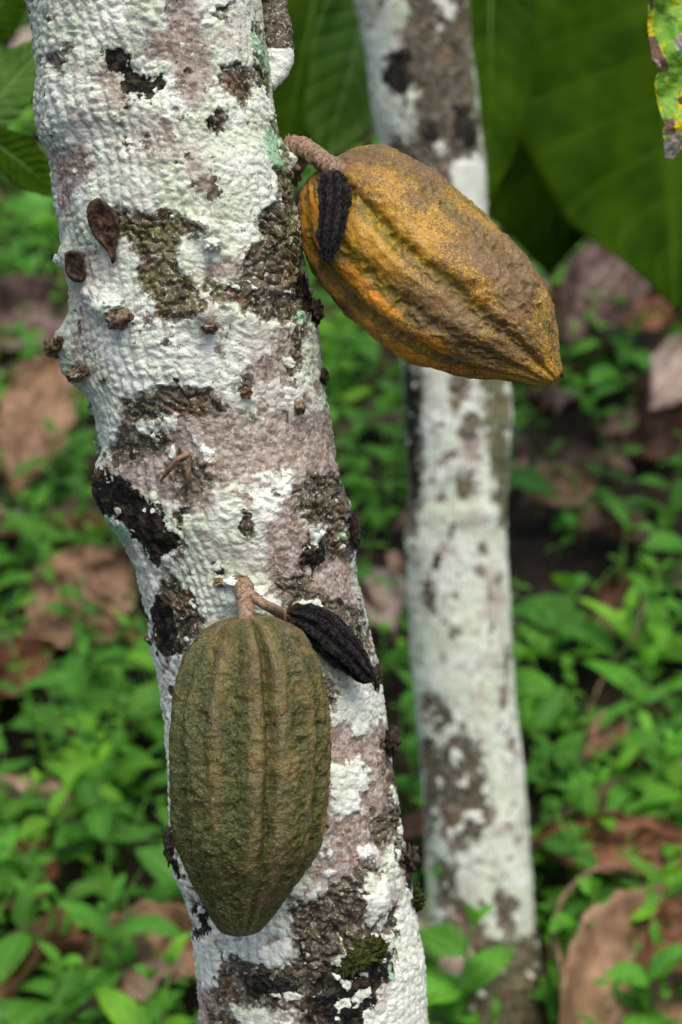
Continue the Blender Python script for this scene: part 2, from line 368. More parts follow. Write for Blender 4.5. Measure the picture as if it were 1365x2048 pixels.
# ------------------------------------------------------------------ patch fields (surface coordinates of a trunk, in mm-like photo units)
def sdf(poly, x, y):
    """signed distance, + inside"""
    p = np.asarray(poly, float); d = np.full(x.shape, 1e9); ins = np.zeros(x.shape, bool)
    for i in range(len(p)):
        a = p[i]; b_ = p[(i + 1) % len(p)]; e = b_ - a
        t = np.clip(((x - a[0]) * e[0] + (y - a[1]) * e[1]) / (e @ e + 1e-9), 0, 1)
        d = np.minimum(d, np.hypot(x - a[0] - t * e[0], y - a[1] - t * e[1]))
        c = (a[1] > y) != (b_[1] > y)
        with np.errstate(divide='ignore', invalid='ignore'):
            xi = a[0] + (y - a[1]) * e[0] / (e[1] if abs(e[1]) > 1e-9 else 1e-9)
        ins ^= c & (x < xi)
    return np.where(ins, d, -d)
def field(polys, x, y, soft):
    out = np.full(x.shape, -1.0)
    for p in polys:
        q = np.asarray(p, float); pad = soft
        m = (x > q[:, 0].min() - pad) & (x < q[:, 0].max() + pad) & (y > q[:, 1].min() - pad) & (y < q[:, 1].max() + pad)
        if m.any(): out[m] = np.maximum(out[m], np.clip(sdf(q, x[m], y[m]) / soft, -1, 1))
    return out * .5 + .5

PINK = [[(385,35),(410,50),(415,95),(430,110),(432,150),(440,175),(435,215),(405,245),(392,250),(385,205),(360,180),(320,165),(305,150),(308,125),(325,105),(350,100),(360,60)],
 [(112,325),(150,320),(190,335),(212,370),(205,390),(175,400),(160,440),(140,445),(125,400)],
 [(205,188),(240,195),(262,225),(270,250),(258,256),(240,230),(205,205)],
 [(420,560),(470,545),(490,535),(505,560),(470,590),(430,590)],
 [(345,285),(365,290),(368,340),(355,345),(350,310)],[(398,365),(412,362),(416,385),(402,388)],
 [(560,672),(600,655),(618,680),(612,740),(580,770),(550,780),(480,772),(520,745),(545,720)],
 [(590,805),(610,802),(612,825),(592,835)],
 [(270,800),(400,790),(470,820),(540,850),(560,835),(620,845),(660,825),(678,900),(684,945),(640,958),(600,1000),(588,940),(520,960),(450,975),(440,1025),(360,1012),(330,990),(262,985),(240,960),(232,920),(262,880)],
 [(600,1000),(640,1060),(690,1080),(705,1130),(725,1220),(680,1240),(600,1190),(545,1180),(528,1080),(560,1040)],
 [(640,1340),(672,1375),(682,1420),(740,1440),(778,1460),(790,1560),(802,1640),(760,1700),(720,1720),(650,1735),(630,1700),(640,1600),(640,1400)],
 [(398,1950),(450,1940),(480,2000),(450,2070),(398,2070)],[(560,1985),(620,1960),(640,2000),(600,2060),(500,2070)],
 [(820,1960),(850,1950),(860,2020),(835,2030)],[(595,1830),(650,1850),(625,1880),(590,1890)]]
BARK = [[(78,-5),(106,-5),(100,12),(82,8)],[(115,-5),(142,-5),(145,20),(132,28)],
 [(434,75),(455,58),(474,52),(464,70),(455,95),(445,82)],
 [(478,172),(525,158),(545,188),(542,200),(500,195),(512,215),(490,242),(465,220),(445,200),(450,178)],
 [(108,145),(160,140),(158,190),(128,185)],[(433,285),(452,262),(460,285),(440,298)],
 [(250,452),(290,455),(345,465),(400,468),(418,500),(376,512),(385,560),(398,600),(432,640),(400,668),(350,665),(335,620),(302,580),(305,530),(270,495),(240,480)],
 [(545,440),(590,400),(608,480),(628,560),(640,640),(600,652),(560,655),(490,645),(425,612),(430,592),(500,580),(512,520),(530,500),(535,460)],
 [(518,60),(535,100),(552,230),(578,330),(604,420),(572,440),(560,370),(545,290),(530,200),(515,130)],
 [(590,670),(612,663),(616,720),(592,772),(578,745),(600,710)],[(485,775),(500,772),(508,790),(492,800)],
 [(268,812),(350,790),(450,800),(462,830),(390,842),(330,852),(288,860)],
 [(258,862),(350,856),(352,900),(300,922),(240,932),(232,900)],[(362,912),(420,930),(442,962),(400,1012),(358,1002),(372,960)],
 [(600,990),(640,953),(684,940),(697,1010),(702,1062),(660,1052),(620,1040)],
 [(600,1122),(640,1062),(690,1050),(712,1080),(706,1125),(650,1110),(612,1142)],
 [(560,1160),(610,1150),(660,1195),(712,1215),(740,1270),(728,1335),(700,1320),(660,1230),(600,1200),(570,1215)],
 [(355,1150),(390,1185),(425,1230),(375,1295),(350,1240),(330,1180)],
 [(640,1340),(672,1345),(690,1372),(668,1400),(650,1390)],
 [(740,1300),(756,1330),(762,1380),(748,1395),(740,1350)],
 [(776,1460),(800,1500),(806,1640),(826,1740),(805,1745),(785,1640),(772,1560),(775,1500)],
 [(742,1622),(775,1600),(797,1640),(792,1672),(755,1668)],
 [(590,1765),(650,1740),(720,1690),(756,1712),(700,1740),(772,1785),(742,1842),(660,1872),(650,1960),(690,1992),(640,2000),(600,1960),(540,1972),(440,1962),(398,1905),(440,1868),(520,1880),(590,1870)],
 [(385,1780),(412,1800),(425,1830),(400,1855),(385,1840)],[(640,2000),(720,2020),(700,2060),(620,2060)],
 [(425,1990),(470,1980),(500,2010),(440,2040)],[(780,1780),(800,1800),(790,1850),(770,1830)]]
BLACK = [[(220,148),(240,133),(270,148),(285,183),(310,188),(330,208),(350,190),(355,222),(330,240),(285,240),(260,227),(262,200),(240,187),(225,177)],
 [(196,925),(250,958),(290,983),(312,1010),(345,1032),(368,1070),(358,1100),(335,1122),(300,1080),(265,1050),(225,1022),(198,985)],
 [(300,1212),(330,1198),(357,1198),(367,1250),(378,1282),(345,1312),(320,1290),(303,1250)],
 [(606,622),(645,598),(645,635),(625,648)],[(620,1090),(650,1078),(657,1105),(622,1148),(608,1120)],
 [(636,1892),(700,1868),(772,1866),(788,1895),(750,1940),(738,1990),(702,2034),(650,2012),(628,1960)],
 [(334,1690),(348,1655),(372,1645),(366,1700),(375,1742),(342,1742)],[(388,1800),(422,1788),(427,1840),(405,1862),(388,1850)],
 [(600,560),(625,545),(630,600),(605,610)],[(500,1905),(580,1900),(600,1930),(520,1950)]]
WHITE2 = [[(288,852),(330,845),(328,870),(296,882)],[(343,850),(364,846),(363,872),(346,872)],[(393,868),(420,880),(442,912),(425,922),(400,895)],
 [(668,1370),(745,1358),(760,1400),(742,1450),(700,1462),(690,1430),(663,1420)],[(660,1510),(720,1503),(737,1540),(727,1580),(690,1602),(660,1592)],
 [(713,1680),(748,1658),(752,1680),(725,1702)],[(718,1762),(745,1728),(772,1740),(762,1790),(742,1812),(713,1782)],
 [(520,1862),(580,1826),(588,1850),(562,1882),(528,1885)],[(398,1880),(430,1848),(452,1920),(410,1952)],
 [(352,1745),(372,1750),(385,1790),(402,1840),(392,1842),(375,1800),(350,1765)],[(425,1780),(440,1800),(450,1850),(440,1852)],
 [(805,1765),(826,1780),(834,1850),(815,1870),(800,1830)],[(665,1872),(700,1858),(755,1856),(762,1872),(700,1880),(680,1892)],
 [(720,2048),(780,1960),(792,1890),(835,1890),(850,1930),(856,2060),(720,2060)],[(560,1990),(580,1985),(590,2005),(568,2012)],
 [(610,1740),(635,1730),(632,1760),(612,1765)],[(500,250),(528,196),(548,230),(540,260)],[(625,1058),(655,1062),(640,1085)]]
GREEN = [[(520,88),(537,98),(541,150),(528,162),(518,130)],[(540,272),(556,288),(566,330),(572,352),(555,357),(540,330),(534,300)],
 [(196,1005),(218,1030),(245,1035),(275,1055),(268,1095),(250,1082),(222,1052)],[(598,640),(612,635),(610,655)],[(190,880),(210,880),(212,925),(196,925)],
 [(765,1895),(778,1888),(772,1912)],[(680,1070),(692,1075),(684,1090)]]
LE = [(20,-300),(34,-160),(50,0),(62,60),(75,150),(72,230),(80,275),(102,312),(110,350),(118,420),(128,470),(135,520),(143,580),(152,640),(160,700),(172,760),(188,805),(200,850),(208,900),(203,930),(205,985),(222,1045),(250,1090),(275,1140),(290,1200),(300,1262),(303,1295),(318,1340),(330,1400),(336,1450),(341,1560),(347,1640),(345,1690),(352,1740),(375,1785),(386,1830),(393,1900),(397,1960),(400,2048),(405,2150),(412,2300)]
RE = [(482,-300),(500,-160),(520,0),(530,80),(540,150),(548,220),(562,290),(588,350),(596,400),(606,480),(620,560),(632,620),(640,660),(646,750),(656,820),(670,900),(685,960),(698,1020),(705,1080),(711,1150),(725,1210),(736,1260),(752,1320),(759,1370),(768,1430),(778,1490),(790,1570),(800,1640),(812,1700),(822,1780),(832,1850),(844,1900),(850,1970),(856,2048),(866,2150),(884,2300)]
BLE = [(690,-300),(700,-100),(712,0),(733,110),(745,220),(760,280),(780,400),(796,560),(806,700),(814,850),(820,1000),(815,1080),(818,1200),(822,1300),(832,1400),(840,1500),(848,1600),(850,1700),(855,1800),(862,1880),(868,1950),(866,2060),(850,2140)]
BRE = [(925,-300),(930,-100),(936,0),(950,130),(962,260),(970,350),(978,500),(992,640),(1006,740),(1014,850),(1014,960),(1012,1050),(1016,1150),(1021,1250),(1031,1400),(1046,1550),(1056,1700),(1075,1850),(1088,1950),(1104,2060),(1130,2140)]

def build_trunk(L, Rr, ys, depthf, nc, up, down, scalepx, bumps=(), fields=None, relief=1.0, seed=0, iso=.17):
    L = np.asarray(L, float); Rr = np.asarray(Rr, float)
    def sm(a):
        # smooth interpolation of the edge over the rows
        v = np.interp(ys, a[:, 1], a[:, 0]); k = max(3, int(22 / (ys[1] - ys[0]))); ker = np.hanning(k + 2)[1:-1]; ker /= ker.sum()
        return np.convolve(np.pad(v, k, mode='edge'), ker, 'same')[k:-k]
    l = sm(L); r = sm(Rr)
    d = depthf(ys)
    pl = P(l, ys, d); pr = P(r, ys, d)
    C = (pl + pr) / 2; rad = np.linalg.norm(pr - pl, axis=1) / 2
    C_up, C_dn = C[0], C[-1]
    nu_, du = up; nd_, dd = down
    tu = np.linspace(1, 0, nu_, endpoint=False)[:, None]; td = np.linspace(0, 1, nd_ + 1)[1:, None]
    Cu = C_up + tu * np.asarray(du) + np.sin(tu * 3) * np.array([.01, .01, 0]); Cd = C_dn + td * np.asarray(dd)
    ru = rad[0] * (1 - .22 * tu[:, 0]); rd = rad[-1] * (1 + .25 * td[:, 0] ** 2 + .4 * np.maximum(td[:, 0] - .6, 0))
    px_per = ys[1] - ys[0]
    yu = ys[0] - (tu[:, 0]) * np.linalg.norm(du) / scalepx; yd = ys[-1] + td[:, 0] * np.linalg.norm(dd) / scalepx
    Call = np.vstack([Cu, C, Cd]); rall = np.r_[ru, rad, rd]; Y = np.r_[yu, ys, yd]
    Lx = np.r_[np.full(nu_, l[0]), l, np.full(nd_, l[-1])]; Rx = np.r_[np.full(nu_, r[0]), r, np.full(nd_, r[-1])]
    th = np.linspace(-PI, PI, nc, endpoint=False)
    TH_, YY = np.meshgrid(th, Y); S = (1 + np.sin(TH_)) / 2
    X = Lx[:, None] + S * (Rx - Lx)[:, None]
    back = np.abs(TH_) > PI / 2
    Xf = np.where(back, X, X); Yf = np.where(back, (YY * .93 + 640) % 2000, YY)
    # outside the drawn rows reuse the pattern, shifted
    Yf = np.where((YY < -60) & ~back, (YY + 1330) % 2000, Yf); Yf = np.where((YY > 2080) & ~back, (YY + 500) % 2000, Yf)
    # blend row coordinate so x warps with the lean
    mid = (np.interp(Yf, Y, (Lx + Rx) / 2)); Xf = mid + (S - .5) * (Rx - Lx)[:, None]
    arc = TH_ * rall.mean(); along = YY * scalepx
    wx = fbm(arc / .012, along / .012, 0, seed + 3, 3); wy = fbm(arc / .012 + 9, along / .012, 0, seed + 4, 3)
    wx2 = fbm(arc / .0035, along / .0035, 0, seed + 31, 2); wy2 = fbm(arc / .0035 + 9, along / .0035, 0, seed + 32, 2)
    Xw = Xf + wx * 11 + wx2 * 6; Yw = Yf + wy * 11 + wy2 * 6
    Fd = {k: np.clip(field(v, Xw.ravel(), Yw.ravel(), 45.0).reshape(X.shape) + (.02 if k in ('bark', 'black') else 0), 0, 1) for k, v in fields.items()}
    # small islands of pinkish crust and bare bark, denser low on the trunk
    isl = fbm(arc / .016, along / .013, 0, seed + 41, 4); lowd = sstep(YY, 500, 1500) * .12
    Fd['pink'] = np.maximum(Fd['pink'], np.clip(.5 + (isl - .40 - iso + lowd) * 1.6, 0, .75)); isb = fbm(arc / .012, along / .010, 0, seed + 43, 4)
    Fd['bark'] = np.maximum(Fd['bark'], np.clip(.5 + (isb - .44 - iso + lowd) * 1.6, 0, .8)); isw = fbm(arc / .011, along / .010, 0, seed + 45, 4)
    Fd['white2'] = np.maximum(Fd['white2'], np.clip(.5 + (isw - .54 + lowd) * 1.6, 0, .8))
    on = lambda f, w=.05: sstep(f, .5 - w, .5 + w)
    # relief
    lw = fbm(arc / .035, along / .05, 0, seed + 60, 2)
    px_, py_ = arc / .0070 + lw * 1.5 + wx * .34 + wx2 * .14, along / .0058 + wy * .6 + wy2 * .3; amp_ = .55 + .55 * sstep(fbm(arc / .025, along / .03, 0, seed + 61, 3), -.35, .35)
    f1, f2 = worley(px_, py_, seed + 1, .40, 1.0); white_h = sstep(f2 - f1, .0, .6) * .0011 * amp_
    colr = np.abs((px_ % 1) - .5) * 2; white_h += colr ** 3 * -.0010 * amp_
    white_h += fbm(arc / .004, along / .003, 0, seed + 2, 3) * .0005 + fbm(arc / .011, along / .009, 0, seed + 51, 3) * .0008
    f1, f2 = worley(arc / .0090 + wx * .9 + wx2 * .25, along / .0080 + wy * .9 + wy2 * .25, seed + 21, .9); bark_h = sstep(f2 - f1, 0, .35) * (.0026 + .0022 * fbm(arc / .02, along / .02, 0, seed + 33, 2)) - .0032 + fbm(arc / .0035, along / .0035, 0, seed + 6, 3) * .0010
    pink_h = fbm(arc / .0030, along / .0030, 0, seed + 7, 3) * .0007 + white_h * .75 - .0007
    black_h = fbm(arc / .005, along / .005, 0, seed + 9, 4) * .0022
    hh = white_h
    hh = hh + (pink_h - hh) * on(Fd['pink']); hh = hh + (bark_h - hh) * on(Fd['bark']); hh = hh + (black_h - hh) * on(Fd['black'])
    hh = hh + (white_h * .7 + .0007 - hh) * on(Fd['white2']); hh = hh + (fbm(arc / .002, along / .002, 0, 5, 2) * .0007 + .0008 - hh) * on(Fd['green'])
    hh = hh * relief + fbm(arc / .05, along / .06, 0, seed + 12, 3) * .0022
    for (bx, by, sx, sy, amp) in bumps:
        lx = np.interp(by, Y, Lx); rx = np.interp(by, Y, Rx); t0 = math.asin(max(-1, min(1, 2 * (bx - lx) / (rx - lx) - 1)))
        hh = hh + amp * np.exp(-(((TH_ - t0 + PI) % (2 * PI) - PI) * (rx - lx) / 2 / sx) ** 2 - ((YY - by) / sy) ** 2)
    rr = rall[:, None] + hh
    V = Call[:, None] + rr[..., None] * (np.sin(TH_)[..., None] * R - np.cos(TH_)[..., None] * F)
    algae_shade = sstep(-TH_, .25, 1.35) * sstep(1200 - YY, 0, 900) * .55 + sstep(TH_, 1.0, 1.5) * .3 + np.where(back, .3, 0)  # side shading painted into the crust with an algae-green tint: left, right edge, back
    granul = sstep(YY, 850, 1050) * (sstep(TH_, -.2, .4))
    olive = np.clip(sstep(TH_, .85, 1.35) * sstep(700 - YY, 0, 200) + sstep(-np.abs(YY - 550), -120, -60) * (TH_ < .3) * .6 + .15, 0, 1)
    A = np.stack([Fd['pink'], Fd['bark'], Fd['black'], Fd['green']], -1).reshape(-1, 4)
    B = np.stack([Fd['white2'], algae_shade, granul, olive], -1).reshape(-1, 4)
    return V, A, B, (Y, Call, rall, Lx, Rx)

scale_f = TH * 1.13 / 1024
depth_front = lambda y: 1.065 + .11 * np.asarray(y) / 2048
ys = np.arange(-120, 2200, 2.7)
V, A, B, info = build_trunk(LE, RE, ys, depth_front, 500, (60, (-.16, .16, .95)), (90, (.10, -.02, -.86)), scale_f,
    bumps=[(158, 705, 75, 62, .0125), (130, 665, 30, 26, .003), (150, 755, 34, 24, .004), (205, 610, 40, 30, .004), (425, 492, 26, 22, .007), (235, 640, 30, 22, .006),
           (420, 655, 24, 20, .005), (285, 195, 60, 45, -.005), (150, 530, 34, 34, .005), (205, 455, 38, 60, .003), (340, 960, 110, 90, -.003),
           (215, 980, 40, 60, .006), (410, 640, 60, 30, .004), (490, 1190, 40, 30, .008), (640, 1600, 60, 80, .003), (745, 1770, 50, 30, .005), (700, 1850, 70, 20, .004), (575, 315, 26, 26, .006)],
    fields=dict(pink=PINK, bark=BARK, black=BLACK, white2=WHITE2, green=GREEN))
base = info[1][-1].copy(); base[2] = float(gz(base[0], base[1]))
tree = empty('cacao_tree', base, 'thick leaning cacao tree trunk crusted with white lichen, in the foreground carrying the pods', 'tree')
TV = V.reshape(-1, 3)
nr_, nc_ = V.shape[:2]
mesh('trunk', TV, grid_faces(nr_, nc_)[:, ::-1], M['bark'], tree, cols={'patch': A, 'patch_more': B})
top_front = info[1][0]
tpx, tpy, tpd = proj(TV)
tfront = np.abs(np.tile(np.linspace(-PI, PI, nc_, endpoint=False), nr_)) < PI / 2 + .1
def fdepth(px, py, rad=9):
    m = tfront & (np.abs(tpx - px) < rad) & (np.abs(tpy - py) < rad)
    if not m.any(): return float(depth_front(py))
    return float(tpd[m].min())
def PD(px, py, dd=0.0): return P(px, py, fdepth(px, py) + dd)

def blob(px, py, rx, ry, rz, seed=0, rough=.35, d=None, nu=28, nv=36, ang=0.0, flat=None, freq=1.6):
    """lumpy solid; rx, ry in photo px, rz metres of depth"""
    d = fdepth(px, py) if d is None else d
    c = P(px, py, d); sc = TH * d / 1024
    ph = np.linspace(.02, PI - .02, nu); th = np.linspace(0, 2 * PI, nv, endpoint=False); T2, P2 = np.meshgrid(th, ph)
    x = np.sin(P2) * np.cos(T2); y = np.cos(P2); z = np.sin(P2) * np.sin(T2)
    r = 1 + rough * fbm(x * freq + seed, y * freq, z * freq, seed, 4, .6)
    x, y, z = x * r * rx * sc, y * r * ry * sc, z * r * rz
    ca, sa = math.cos(ang), math.sin(ang); x, y = x * ca - y * sa, x * sa + y * ca
    W = c + x[..., None] * R + y[..., None] * U + z[..., None] * F
    return W.reshape(-1, 3), grid_faces(nu, nv)
# pruning scars
def scar(outline, seed):
    q = crom(outline + [outline[0]], 40)[:-1]; cx, cy = q.mean(0); V_ = []; rings = 9
    for k in range(rings + 2):
        if k <= rings:
            t = 1 - k / rings * .97; lift = -.0035 + .0023 * (1 - t) * fb(seed, k) * 0 + (.0038 if k == 0 else 0) * 0
        else: continue
        for (a, b_) in q:
            x = cx + (a - cx) * t; y = cy + (b_ - cy) * t
            n = float(vn(x / 5, y / 5, 0, seed)) * .0011 + float(vn(x / 14, y / 14, 0, seed + 2)) * .0009
            edge = {0: .004, 1: -.0016, 2: -.0016, 3: -.0004}.get(k, .0004)
            V_.append((x, y, edge + n))
    V_ = np.array(V_); d0 = np.array([fdepth(a, b_, 12) for a, b_, _ in V_[:40]]); Am = np.c_[V_[:40, 0], V_[:40, 1], np.ones(40)]; co_ = np.linalg.lstsq(Am, d0, rcond=None)[0]; dm = V_[:, 0] * co_[0] + V_[:, 1] * co_[1] + co_[2] - .0002
    W = P(V_[:, 0], V_[:, 1], dm + V_[:, 2]); f = grid_faces(rings + 1, 40)
    return W, f
def fb(a, b): return 1
for nm, ol, sd, lb in [('branch_scar', [(172,425),(178,400),(192,393),(205,397),(222,410),(236,430),(242,455),(238,480),(232,505),(234,520),(226,532),(216,505),(200,488),(186,470),(176,448)], 3, 'large brown teardrop pruning scar'),
                       ('branch_scar', [(128,508),(140,501),(160,503),(170,512),(166,530),(172,552),(164,564),(146,562),(132,545)], 5, 'small round brown pruning scar at the left edge')]:
    W, f = scar(ol, sd); o = mesh(nm, W, f, M['scar'], tree); o['label'] = lb
kn = [(240, 636, 26, 20, .008, 1, 'knot', .4), (226, 612, 24, 14, .006, 2, 'lichen', .2), (425, 490, 17, 14, .006, 3, 'lichen', .1), (105, 694, 15, 18, .008, 4, 'knot', .3), (119, 686, 13, 12, .007, 14, 'knot', 0),
      (150, 752, 15, 13, .008, 5, 'knot', -.3), (168, 742, 10, 12, .006, 6, 'knot', .2), (118, 522, 9, 12, .006, 7, 'lichen', .3), (420, 655, 14, 12, .006, 8, 'knot', 0), (440, 1165, 13, 9, .004, 9, 'knot', .2),
      (302, 1278, 12, 10, .006, 10, 'knot', 0), (470, 1168, 22, 12, .006, 19, 'lichen', -.3), (600, 815, 11, 14, .004, 22, 'knot', .2), (492, 786, 12, 10, .004, 23, 'knot', 0),
      (478, 1158, 16, 7, .005, 24, 'knot', .1)]
for px, py, rx, ry, rz, sd, mt, an in kn:
    dd = float(depth_front(py)) - .01 if px < 130 or px == 302 else None
    v, f = blob(px, py, rx, ry, rz, sd, .75, dd, ang=an, freq=2.2); mesh('knot' if mt == 'knot' else 'lichen_lump', v, f[:, ::-1], M[mt], tree)
fl = [(648, 752, 9, 14, .006, 31, 'flake'), (785, 1484, 13, 26, .008, 32, 'flake'), (824, 1716, 12, 22, .008, 33, 'flake'), (815, 1755, 9, 26, .006, 34, 'flake'), (346, 1690, 16, 36, .010, 35, 'flake'),
      (210, 968, 16, 30, .010, 36, 'flake'), (222, 1000, 20, 18, .010, 37, 'flake'), (634, 622, 12, 22, .008, 38, 'flake'), (712, 1060, 9, 30, .006, 39, 'flake'), (757, 1350, 8, 20, .006, 40, 'flake')]
for px, py, rx, ry, rz, sd, mt in fl:
    v, f = blob(px, py, rx, ry, rz, sd, 1.0, float(depth_front(py)) - .012, freq=2.8); mesh('bark_flake', v, f[:, ::-1], M[mt], tree)
for px, py, rx, ry, rz, sd, mt, nm in [(828, 1797, 19, 20, .010, 51, 'moss', 'moss_tuft'), (192, 818, 9, 16, .007, 52, 'mint', 'lichen_tuft'), (206, 905, 10, 24, .008, 53, 'mint', 'lichen_tuft'), (706, 1915, 50, 26, .0016, 54, 'moss', 'moss_tuft'), (745, 1900, 26, 20, .0014, 57, 'moss', 'moss_tuft')]:
    d = fdepth(px, py) + .001 if px in (706, 745) else float(depth_front(py)) - .005
    v, f = blob(px, py, rx, ry, rz, sd, .9, d, 60, 80, freq=3.2, ang=.35)
    c0 = v.mean(0); n = v - c0; q = v * 1400; v = v + n * (.35 * vn(q[:, 0], q[:, 1], q[:, 2], 3))[:, None]
    mesh(nm, v, f[:, ::-1], M[mt], tree)
# rising shoot behind the top right shoulder of the trunk
v, f = tube([PD(536, 172, .03), P(556, 120, 1.09), P(552, 60, 1.09), P(545, 0, 1.09), P(540, -120, 1.09), P(560, -500, 1.12)], [.0045, .0085, .0085, .0080, .0080, .007], 28, 5, .22, 90)
z = proj(v); s_ = np.zeros((len(v), 4)) + .2; s_[:, 1] = np.where(z[1] < 150, .62, .2); s_[:, 0] = np.where((z[0] > 556) & (z[1] > 20), .7, .2); s2 = np.zeros((len(v), 4)) + .1; s2[:, 0] = np.where(z[1] > 96, .9, .1)
mesh('side_shoot', v, f[:, ::-1], M['bark'], tree, cols={'patch': s_, 'patch_more': s2})

# ------------------------------------------------------------------ pods
def pod(up_pts, lo_pts, d0, d1, grooves, depth_ratio=.95, nu=420, nc=420, seed=0, wart=.0012, rough=.0005, dmid=0.0, ridge=.0, wobble=.06, elong=3.0, fadeend=0.0):
    a = crom(up_pts, nu); b_ = crom(lo_pts, nu); t = np.linspace(0, 1, nu)
    d = d0 + (d1 - d0) * t + dmid * np.sin(PI * t)
    pa = P(a[:, 0], a[:, 1], d); pb = P(b_[:, 0], b_[:, 1], d); C = (pa + pb) / 2; X = (pa - pb); rad = np.linalg.norm(X, axis=1) / 2
    X = X / (2 * rad[:, None] + 1e-9)
    # keep the ring frame steady near the poles
    ref = X[nu // 2]; w = sstep(np.minimum(t, 1 - t), 0, .02)[:, None]; X = X * w + ref * (1 - w); X /= np.linalg.norm(X, axis=1)[:, None]
    rad = np.maximum(rad, 1e-5)
    th = np.linspace(-PI, PI, nc, endpoint=False); T2, t2 = np.meshgrid(th, t)
    fade = sstep(rad / rad.max(), .03, .5)[:, None]
    Rm = rad.max(); cx, cz = np.sin(T2) * 1.0, np.cos(T2) * 1.0; Ln = np.linalg.norm(C[-1] - C[0]); yy = t2 * Ln
    warp = wobble * fbm(yy / .022, T2 * 0 + cx * .6, cz * .6, seed + 5, 3)
    h = 0; g = 0
    for (g0, dep, wd) in grooves:
        dep_ = dep * (1 - fadeend * sstep(t2, .55, .95)) * (1 + .5 * vn(t2 * 4 + g0, 0 * t2, 0, 3)) if fadeend else dep
        dt = (T2 + warp - math.radians(g0) + PI) % (2 * PI) - PI
        e = np.exp(-(dt / wd) ** 2); h = h - dep_ * e; g = np.maximum(g, e * min(1, dep / .003)) if not np.isscalar(g) else e * min(1, dep / .003)
    q = 1.0
    lump = fbm(cx * Rm / .011 , yy / .011 / elong * 2.2, cz * Rm / .011, seed + 1, 3)
    wr = 1 - np.abs(fbm(cx * Rm / .0075, yy / .0055, cz * Rm / .0075, seed + 2, 3)) * 2.2
    h = h + lump * wart * 1.6 + wr * wart * (.35 + .9 * g) + fbm(cx * Rm / .003, yy / .003, cz * Rm / .003, seed + 3, 3) * rough
    rr = rad[:, None] + h * fade
    V = C[:, None] + rr[..., None] * (np.sin(T2)[..., None] * X[:, None] - depth_ratio * np.cos(T2)[..., None] * F)
    return V.reshape(-1, 3), grid_faces(nu, nc), g.ravel(), np.broadcast_to(t2, T2.shape).ravel(), T2.ravel(), lump.ravel()
def gauss(v, spots):
    x, y, d = proj(v); o = np.zeros(len(v))
    for (a, b_, sx, sy) in spots: o = np.maximum(o, np.exp(-((x - a) / sx) ** 2 - ((y - b_) / sy) ** 2))
    return o
# ripe yellow pod
yu = [(664,345),(676,322),(700,303),(745,292),(790,298),(830,320),(875,348),(925,392),(985,440),(1035,492),(1072,540),(1098,590),(1113,650),(1119,700),(1125,732),(1126,746),(1119,756),(1109,761)]
yl = [(664,345),(636,345),(612,365),(600,395),(600,440),(608,500),(628,548),(665,595),(712,645),(762,685),(815,718),(870,738),(940,752),(1010,760),(1050,766),(1080,770),(1101,769),(1109,761)]
YD0, YD1 = 1.098, 1.062
gy = [(-4, .0060, .13), (44, .0026, .20), (24, .0010, .08), (78, .0030, .16), (-34, .0030, .14), (-64, .0064, .15), (110, .003, .13), (146, .003, .13), (182, .0035, .13), (218, .003, .13), (254, .003, .13)]
v, f, g, t, T, lump = pod(yu, yl, YD0, YD1, gy, .93, seed=3, wart=.0017, wobble=.17)
YV = v
ypx, ypy, ypd = proj(YV); yfr = np.abs(T) < PI / 2
sx, sy, sd = proj(v)
org = np.maximum(gauss(v, [(705, 560, 40, 36), (770, 630, 60, 40), (840, 695, 60, 28), (740, 600, 48, 32), (900, 735, 60, 16), (620, 420, 16, 40)]) * (np.cos(T) > -.2), 0)
dark = np.maximum(gauss(v, [(620, 545, 18, 70), (690, 620, 60, 20), (1085, 745, 14, 8), (650, 520, 20, 40)]) * .7, 0)  # shade of the lower-left underside painted into the husk, plus a tip blemish
p1 = empty('cacao_pod', P(640, 322, 1.098), 'ripe yellow-brown speckled cacao pod hanging off the right side of the near trunk', 'cacao pod')
mesh('husk', v, f, M['yellow'], p1, cols={'pod': np.stack([g, t, np.clip(org, 0, 1), np.clip(dark, 0, 1)], 1)})
v, f = tube([P(572, 345, 1.112), P(578, 318, 1.108), P(590, 297, 1.098), P(618, 303, 1.088), P(650, 325, 1.076), P(680, 343, 1.070), P(700, 356, 1.085)], [.0088, .0082, .0070, .0056, .0052, .0060, .0054], 40, 4, .35, 140)
v2, f2 = blob(584, 324, 25, 42, .010, 12, .8, 1.100, 50, 60, freq=2.6)
mesh('stem', *join([(v, f[:, ::-1]), (v2, f2[:, ::-1])]), M['stem'], p1)
v, f = blob(1124, 746, 5, 9, .003, 61, .5, YD1); v2, f2 = blob(1083, 744, 7, 4, .002, 62, .4, YD1 - .019)
mesh('blossom_end', v, f[:, ::-1], M['scar'], p1)
def ydepth(px, py, rad=8):
    m = yfr & (np.abs(ypx - px) < rad) & (np.abs(ypy - py) < rad); return float(ypd[m].min()) if m.any() else 1.05
